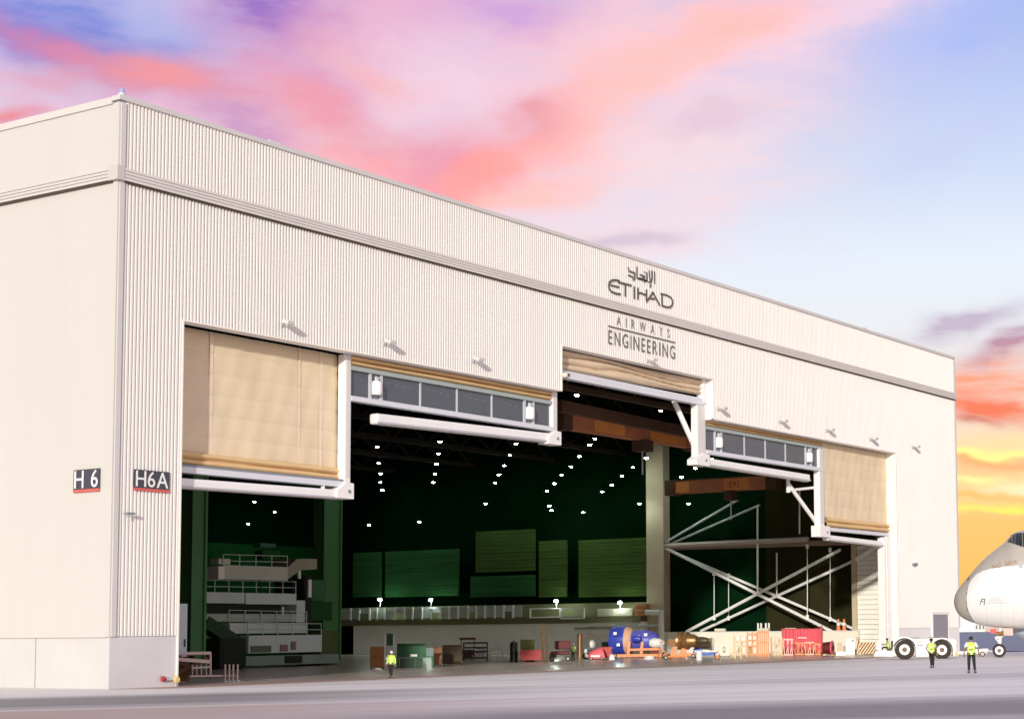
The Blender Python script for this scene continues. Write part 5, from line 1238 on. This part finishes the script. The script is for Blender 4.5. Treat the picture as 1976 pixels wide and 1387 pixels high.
sp = Spot(1119, 1270); X, Z = sp.x, sp.z
e = sp.thing('brass_post', 'short brown metal column between seated trolley and pink cart', 'post')
MB().lathe((0, .5, 0), (0, 0, 1), [(0, 0), (0, .36), (.15, .36), (.16, .28), (Z(1224), .28), (Z(1223), .33), (Z(1222), .33), (Z(1222), 0)], 14).build('shaft', BRASS, e, True); bx(-.4, .4, .1, .9, -.0, .06).build('foot', BROWN, e)
sp = Spot(1138, 1272); X, Z = sp.x, sp.z
e = sp.thing('motor_cart', 'black and white motor cart half hidden by the pink cover', 'cart')
bx(X(1128), X(1146), .8, 2.0, .4, Z(1254)).build('body', BLACK, e, bevel=.08); MB().lathe((X(1140), .9, Z(1243)), (1, -.3, 0), [(0, 0), (0, .4), (.3, .45), (.45, .2), (.45, 0)], 14).build('headlamp', WHITE, e, True); MB().lathe((X(1129), .7, Z(1256)), (1, -.3, 0), [(0, 0), (0, .25), (.2, .28), (.3, 0)], 12).build('side_lamp', WHITE, e, True)
m = MB(); a = arch(X(1141), Z(1240), .85, 10, 20, 170)
for p_, q_ in zip(a[:-1], a[1:]): m.bar((p_[0], 1.2, p_[1]), (q_[0], 1.2, q_[1]), .12, .1)
m.build('roll_bar', BROWN, e)
for u in (1131, 1144): wheel(e, X(u), .7, .38, .38, .22, .5, n=16)
sp = Spot(1149, 1273); X, Z = sp.x, sp.z
e = sp.thing('covered_cart', 'bright pink red covered cart at the left end of the blue engine', 'cart')
rows = []
for i in range(13):
    s_ = i/12; u = 1136+30*s_; tp_ = 1262-14*(s_**.7) if s_ < .9 else 1250; w_ = .75
    rows.append([(X(u)+.1*cos(k*.7), .9-w_*cos(pi*k/10), .18+(Z(tp_)-.1)*max(0.0, sin(pi*k/10))**.6*(1 if 0 < i < 12 else .3)) for k in range(11)])
MB().grid(rows).build('cover', PINK, e, True); bx(X(1137), X(1165), .2, 1.6, .1, .3).build('base', RED, e)
for u in (1141, 1161): wheel(e, X(u), .08, .17, .17, .1, .5, n=12)
bx(X(1140), X(1158), .02, .1, .32, .5).build('pale_stripe', WHITE, e)
cupboard(1161, 1176, 1238, 1266, 'cabinet', 'dark cabinet standing behind the pink cart', 'cabinet', mat('deep_green', (.02, .03, .015, 1), .7), 1)
t = Spot(1181, 1272); X, Z = t.x, t.z
e = t.thing('wheel_chock', 'small white chock on the floor left of the orange engine stand', 'chock'); MB().prism([(-.3, 0, 0), (.3, 0, 0), (.15, 0, .5), (-.2, 0, .5)], (0, .4, 0)).build('block', WHITE, e, bevel=.03); MB().tube((0, .2, .5), (0, .2, .62), .05, 6).build('knob', GREYM, e)

# ------------------------------------------------------------------ left side of the hall: docking block, stair, railing
DW = mat('dock_white', (.54, .66, .68, 1), .6, 0, .1, .4); DG = mat('dock_green', (.03, .15, .06, 1), .7, 0, .2, .5); DD = mat('dock_dark', (.008, .02, .010, 1), .8)
YD = 36.0
def q3(u, v): return at(u, v, y=YD)
dock = thing('work_dock', 'tall pale multi level docking platform in the dark left half of the hall', 'platform', (0, 0, 0))
def dbox(u0, u1, v0, v1, name, m_, y0=0.0, dp_=4.0):
    a = q3(u0, v1); b = q3(u1, v0); return bx(min(a.x, b.x), max(a.x, b.x), YD+y0, YD+y0+dp_, max(.03, min(a.z, b.z)), b.z).build(name, m_, dock)
dbox(388, 472, 1143, 1163, 'upper_panel', DW); dbox(474, 572, 1145, 1165, 'upper_panel', DW); dbox(388, 548, 1166, 1183, 'gap_shade', DD, .5); dbox(390, 572, 1184, 1199, 'middle_panel', mat('dock_grey_green', (.36, .46, .41, 1), .6, 0, .1, .4));  # near-black box painted as the shade between the upper and middle panels
dbox(440, 590, 1201, 1222, 'lower_panel', DW, -.2); dbox(470, 612, 1224, 1260, 'lower_wall', DW, -.6); dbox(455, 640, 1261, 1284, 'base_block', mat('dock_base', (.22, .30, .25, 1), .7, 0, .15, .4), -.9)
dbox(575, 592, 1158, 1200, 'side_panel', DW, .2); dbox(594, 606, 1110, 1205, 'side_post', DD, .3); dbox(597, 603, 1118, 1152, 'white_strip', WHITE, .1, .15)
dbox(474, 512, 1245, 1258, 'green_hatch', mat('hatch_green', (.10, .15, .11, 1), .7), -.75, .14); dbox(531, 544, 1243, 1256, 'brown_hatch', mat('hatch_brown', (.22, .16, .13, 1), .7), -.75, .14); dbox(552, 560, 1237, 1253, 'brown_hatch', mat('hatch_brown', (.22, .16, .13, 1), .7), -.75, .14)
dbox(535, 568, 1264, 1279, 'recess_shade', DD, -1.0, .09); dbox(390, 396, 1205, 1256, 'white_post', DW, -.4, .5); dbox(400, 406, 1205, 1256, 'white_post', DW, -.4, .5); dbox(548, 551, 1170, 1184, 'white_strip', WHITE, .2, .15)  # the recess is a thin dark slab, its shade painted on
beam = dbox(424, 548, 1094, 1117, 'bridge_beam', mat('bridge_grey_green', (.48, .55, .48, 1), .6, 0, .1, .4), -.5, 2.5)
dbox(412, 424, 1093, 1117, 'beam_head', WHITE, -.6, 2.7).parent = dock; dbox(417, 440, 1078, 1088, 'beam_lamp_box', mat('box_pale', (.5, .58, .55, 1), .5), -.3, 1.0)
a = q3(548, 1117); b = q3(548, 1094); c_ = q3(566, 1078); d_ = q3(604, 1078); e1 = q3(604, 1098); e2 = q3(572, 1100)
MB().prism([(p.x, YD-.5, p.z) for p in (a, b, c_, d_, e1, e2)], (0, 2.5, 0)).build('bridge_arm', mat('bridge_tan_green', (.30, .32, .24, 1), .6, 0, .1, .4), dock)
dbox(522, 556, 1062, 1078, 'tail_panel', GPAN, 1, 1.0); dbox(518, 548, 1048, 1054, 'tail_rail', mat('rail_teal', (.03, .14, .09, 1), .6), 1, 1.0)
dbox(606, 660, 1118, 1158, 'green_block', DG, 2, 3); dbox(612, 664, 1160, 1196, 'green_block', GPAN, 1.5, 3); dbox(618, 652, 1215, 1286, 'olive_block', mat('dock_olive', (.07, .10, .03, 1), .7, 0, .2, .5), 0, 3); dbox(572, 576, 1100, 1116, 'white_strip', WHITE, -.3, .2)
for u0, u1, v_, y0 in ((424, 548, 1094, -.4), (388, 572, 1143, 0.1), (440, 590, 1201, -.1), (470, 612, 1224, -.5)):
    a = q3(u0, v_); b = q3(u1, v_+2); n = max(4, int((b.x-a.x)/1.6)); z0 = a.z
    for h_ in (.55, 1.1): MB().bar((a.x, YD+y0, a.z+h_), (b.x, YD+y0, b.z+h_), .05, .05).build('dock_rail', DW, dock)
    for k in range(n+1):
        p = a.lerp(b, k/n); bx(p.x-.03, p.x+.03, YD+y0-.03, YD+y0+.025, p.z-.02, p.z+1.12).build('dock_post', DW, dock)
for k, (u, v0, v1) in enumerate(((500, 1117, 1143), (560, 1098, 1145), (585, 1100, 1158))):
    MB().tube(at(u, v0, y=YD-.2), at(u+6, v1, y=YD-.2), .05, 6).build('hose', BLACK, dock)
# dark staircase
stairs = thing('staircase', 'dark green stair running down the left end of the docking platform', 'stairs', (0, 0, 0))
a = at(396, 1200, y=YD-1.4); b = at(458, 1240, y=YD-1.4)
for y0 in (YD-1.6, YD-.7): MB().bar((a.x, y0, a.z), (b.x, y0, b.z), .15, 1.1).build('stringer', mat('stair_green', (.012, .05, .02, 1), .7), stairs)
for k in range(10):
    s_ = (k+.5)/10; p = a.lerp(b, s_); bx(p.x-.25, p.x+.25, YD-1.52, YD-.78, p.z-.03, p.z+.03).build('tread', DG, stairs)
a2 = at(456, 1240, y=YD-1.4); b2_ = at(420, 1282, y=YD-1.4)
for y0 in (YD-1.6, YD-.7): MB().bar((a2.x, y0, a2.z), (b2_.x, y0, max(.2, b2_.z)), .15, .5).build('handrail', DW, stairs)
dk = thing('equipment_case', 'black equipment case under the dark staircase', 'case', at(452, 1276, y=YD-3), 0)
dk.location.z = .02
bx(-1.6, 1.4, 0, 2, .1, 2.6).build('body', DD, dk, bevel=.1); bx(-1.3, 1.1, -.05, -.003, .3, 2.3).build('door', DD, dk)
for x in (-1.5, 1.1): bx(x, x+.2, .2, 1.8, 0, .098).build('foot', BLACK, dk)
# railing and posts in the near left corner
YR = 4.0
RAILM = mat('dull_rail', (.50, .41, .375, 1), .6, 0, .15, 1)
rl = thing('guard_railing', 'dull pinkish white guard railing beside the left door jamb', 'railing', (0, 0, 0))
def r3(u, v): 
    p = at(u, v, y=YR); p.z = max(p.z, .03); return p
a = r3(338, 1260); b = r3(406, 1259)
MB().bar(a, b, .12, .16).build('top_rail', RAILM, rl); MB().bar(r3(338, 1271), r3(404, 1276), .1, .22).build('middle_rail', RAILM, rl); MB().bar(r3(372, 1288), r3(404, 1286), .08, .1).build('lower_rail', RAILM, rl)
for u, v0 in ((406, 1259), (388, 1281), (398, 1281), (379, 1282), (371, 1282)): MB().bar(r3(u, v0), r3(u, 1302), .10 if u > 400 else .05, .10, (0, 1, 0)).build('baluster', RAILM, rl)
MB().bar(r3(366, 1304), r3(456, 1302.5), .12, .10).build('base_rail', RAILM, rl)
for i, (u, l) in enumerate(((430, 'leftmost'), (438, 'second'), (445.5, 'third'), (454, 'rightmost'))):
    p = r3(u, 1302); p.z = .03
    t = thing('post', l+' of the four white posts right of the guard railing', 'post', p, 0, 'white posts by the guard railing'); MB().tube((0, -.2, .05), (0, -.2, r3(u, 1281).z-.03), .055, 8).build('shaft', RAILM, t, True); bx(-.12, .12, -.32, -.08, 0, .05).build('foot', GREYM, t)
tr = thing('timber_stand', 'brown timber stand with crossed braces behind the guard railing', 'stand', (0, 0, 0))
def r4(u, v, dy=.6):
    p = at(u, v, y=YR+dy); p.z = max(p.z, .04); return p
for y0 in (.6, 1.8):
    MB().bar(r4(336, 1300, y0), r4(400, 1270, y0), .12, .25).build('brace', BROWN, tr); MB().bar(r4(336, 1272, y0), r4(400, 1303, y0), .12, .25).build('brace', BROWN, tr)
    for u in (345, 372, 403): MB().bar(r4(u, 1264, y0+.25), r4(u, 1303, y0+.25), .2, .2, (0, 1, 0)).build('leg', BROWN, tr)
p0, p1 = r4(340, 1264, .6), r4(404, 1264, .6); bx(p0.x, p1.x, YR+.5, YR+2.4, p0.z, p0.z+.12).build('table_top', mat('timber_pink', (.36, .26, .24, 1), .7, 0, .15, 1), tr)
bx(p0.x, p1.x, YR+2.45, YR+2.6, .05, p0.z-.1).build('back_board', mat('timber_gold', (.20, .10, .02, 1), .7, 0, .25, 1.5), tr)
lc = thing('locker', 'pale tall locker just inside the left door jamb', 'locker', at(346, 1292, y=9), 0); lc.location.z = .02
bx(-1.2, .6, 0, 1.2, .1, 5.0).build('body', DW, lc); bx(-1.1, .5, -.05, -.003, .3, 4.8).build('door', DW, lc); bx(.3, .4, -.1, -.053, 2.2, 2.7).build('handle', BLACK, lc)

# more small gear between the engines and the racks
def small(u, v, name, label, cat):
    q = Spot(u, v); return q.thing(name, label, cat), q.x, q.z
e, X, Z = small(1277, 1271, 'jack_stand', 'orange tripod jack stand at the right end of the blue engine stand', 'jack')
for a in (0.3, 2.4, 4.5): MB().bar((.7*cos(a), .7*sin(a)+.6, .05), (.08*cos(a), .08*sin(a)+.6, 1.1), .1, .1).build('leg', EQOR, e)
MB().tube((0, .6, .6), (0, .6, 1.7), .11, 8).build('ram', GREYM, e, True); MB().tube((0, .6, 1.7), (0, .6, 1.8), .2, 8).build('saddle', EQOR, e)
e, X, Z = small(1171, 1272, 'tool_trolley', 'small red tool trolley just left of the white chock', 'trolley')
bx(-.5, .5, 0, .8, .2, 1.3).build('body', RED, e, bevel=.03)
for k in range(4): bx(-.45, .45, -.03, -.003, .26+k*.26, .48+k*.26).build('drawer', RED, e)
for x in (-.4, .4): wheel(e, x, .05, .1, .1, .08, .5, 'castor', 10)
MB().tube((.55, .1, 1.2), (.55, .7, 1.2), .04, 6).build('handle', GREYM, e)
e, X, Z = small(1253, 1272, 'hose_coil', 'white hose coil lying on the floor before the blue engine', 'hose')
for r_, z_ in ((.55, .07), (.48, .2), (.42, .32)):
    m = MB()
    for k in range(16):
        a, b2 = 2*pi*k/16, 2*pi*(k+1)/16; m.tube((r_*cos(a), r_*sin(a), z_), (r_*cos(b2), r_*sin(b2), z_), .07, 6)
    m.build('coil', WHITE, e, True)
e, X, Z = small(1349, 1273, 'oil_drum', 'white oil drum in front of the blue engine dolly', 'drum')
MB().lathe((0, .3, 0), (0, 0, 1), [(0, 0), (0, .3), (.3, .3), (.32, .315), (.35, .3), (.6, .3), (.62, .315), (.65, .3), (.92, .3), (.92, 0)], 16).build('shell', WHITE, e, True); MB().tube((.12, .3, .92), (.12, .3, .96), .05, 8).build('cap', RED, e)
e, X, Z = small(1306, 1272, 'tow_trolley', 'low orange A shaped tow trolley before the brown engine core', 'trolley')
MB().bar((-1.2, 0, .3), (1.0, .5, .3), .14, .16).build('side_rail', EQOR, e); MB().bar((-1.2, 1.0, .3), (1.0, .5, .3), .14, .16).build('side_rail', EQOR, e); MB().bar((-1.0, .05, .3), (-1.0, .95, .3), .12, .12).build('cross_rail', EQOR, e)
for y0 in (-.1, .95): wheel(e, -1.1, y0, .22, .22, .12, .5, n=12)
MB().tube((1.0, .5, .3), (1.0, .5, .02), .06, 8).build('prop_leg', WHITE, e)
e, X, Z = small(1424, 1270, 'stepladder', 'pale yellow stepladder before the leftmost orange rack', 'ladder')
for x in (-.3, .3): MB().bar((x, 0, 0), (x*.7, .5, 2.2), .07, .09).build('stile', YELL, e); MB().bar((x, 1.1, 0), (x*.7, .55, 2.2), .06, .07).build('rear_leg', YELL, e)
for k in range(6):
    t_ = (k+1)/7; bx(-.3+.09*t_+.04, .3-.09*t_-.04, .5*t_-.06, .5*t_+.06, 2.2*t_-.02, 2.2*t_+.02).build('tread', GREYM, e)
e, X, Z = small(1384, 1271, 'traffic_cone', 'orange traffic cone at the right end of the blue dolly', 'cone')
bx(-.25, .25, -.25, .25, 0, .06).build('base', RUBBER, e); MB().lathe((0, 0, .06), (0, 0, 1), [(0, .2), (.75, .05), (.78, 0)], 12).build('body', EQOR, e, True); MB().lathe((0, 0, .4), (0, 0, 1), [(0, .135), (.18, .10)], 12).build('sleeve', WHITE, e, True)
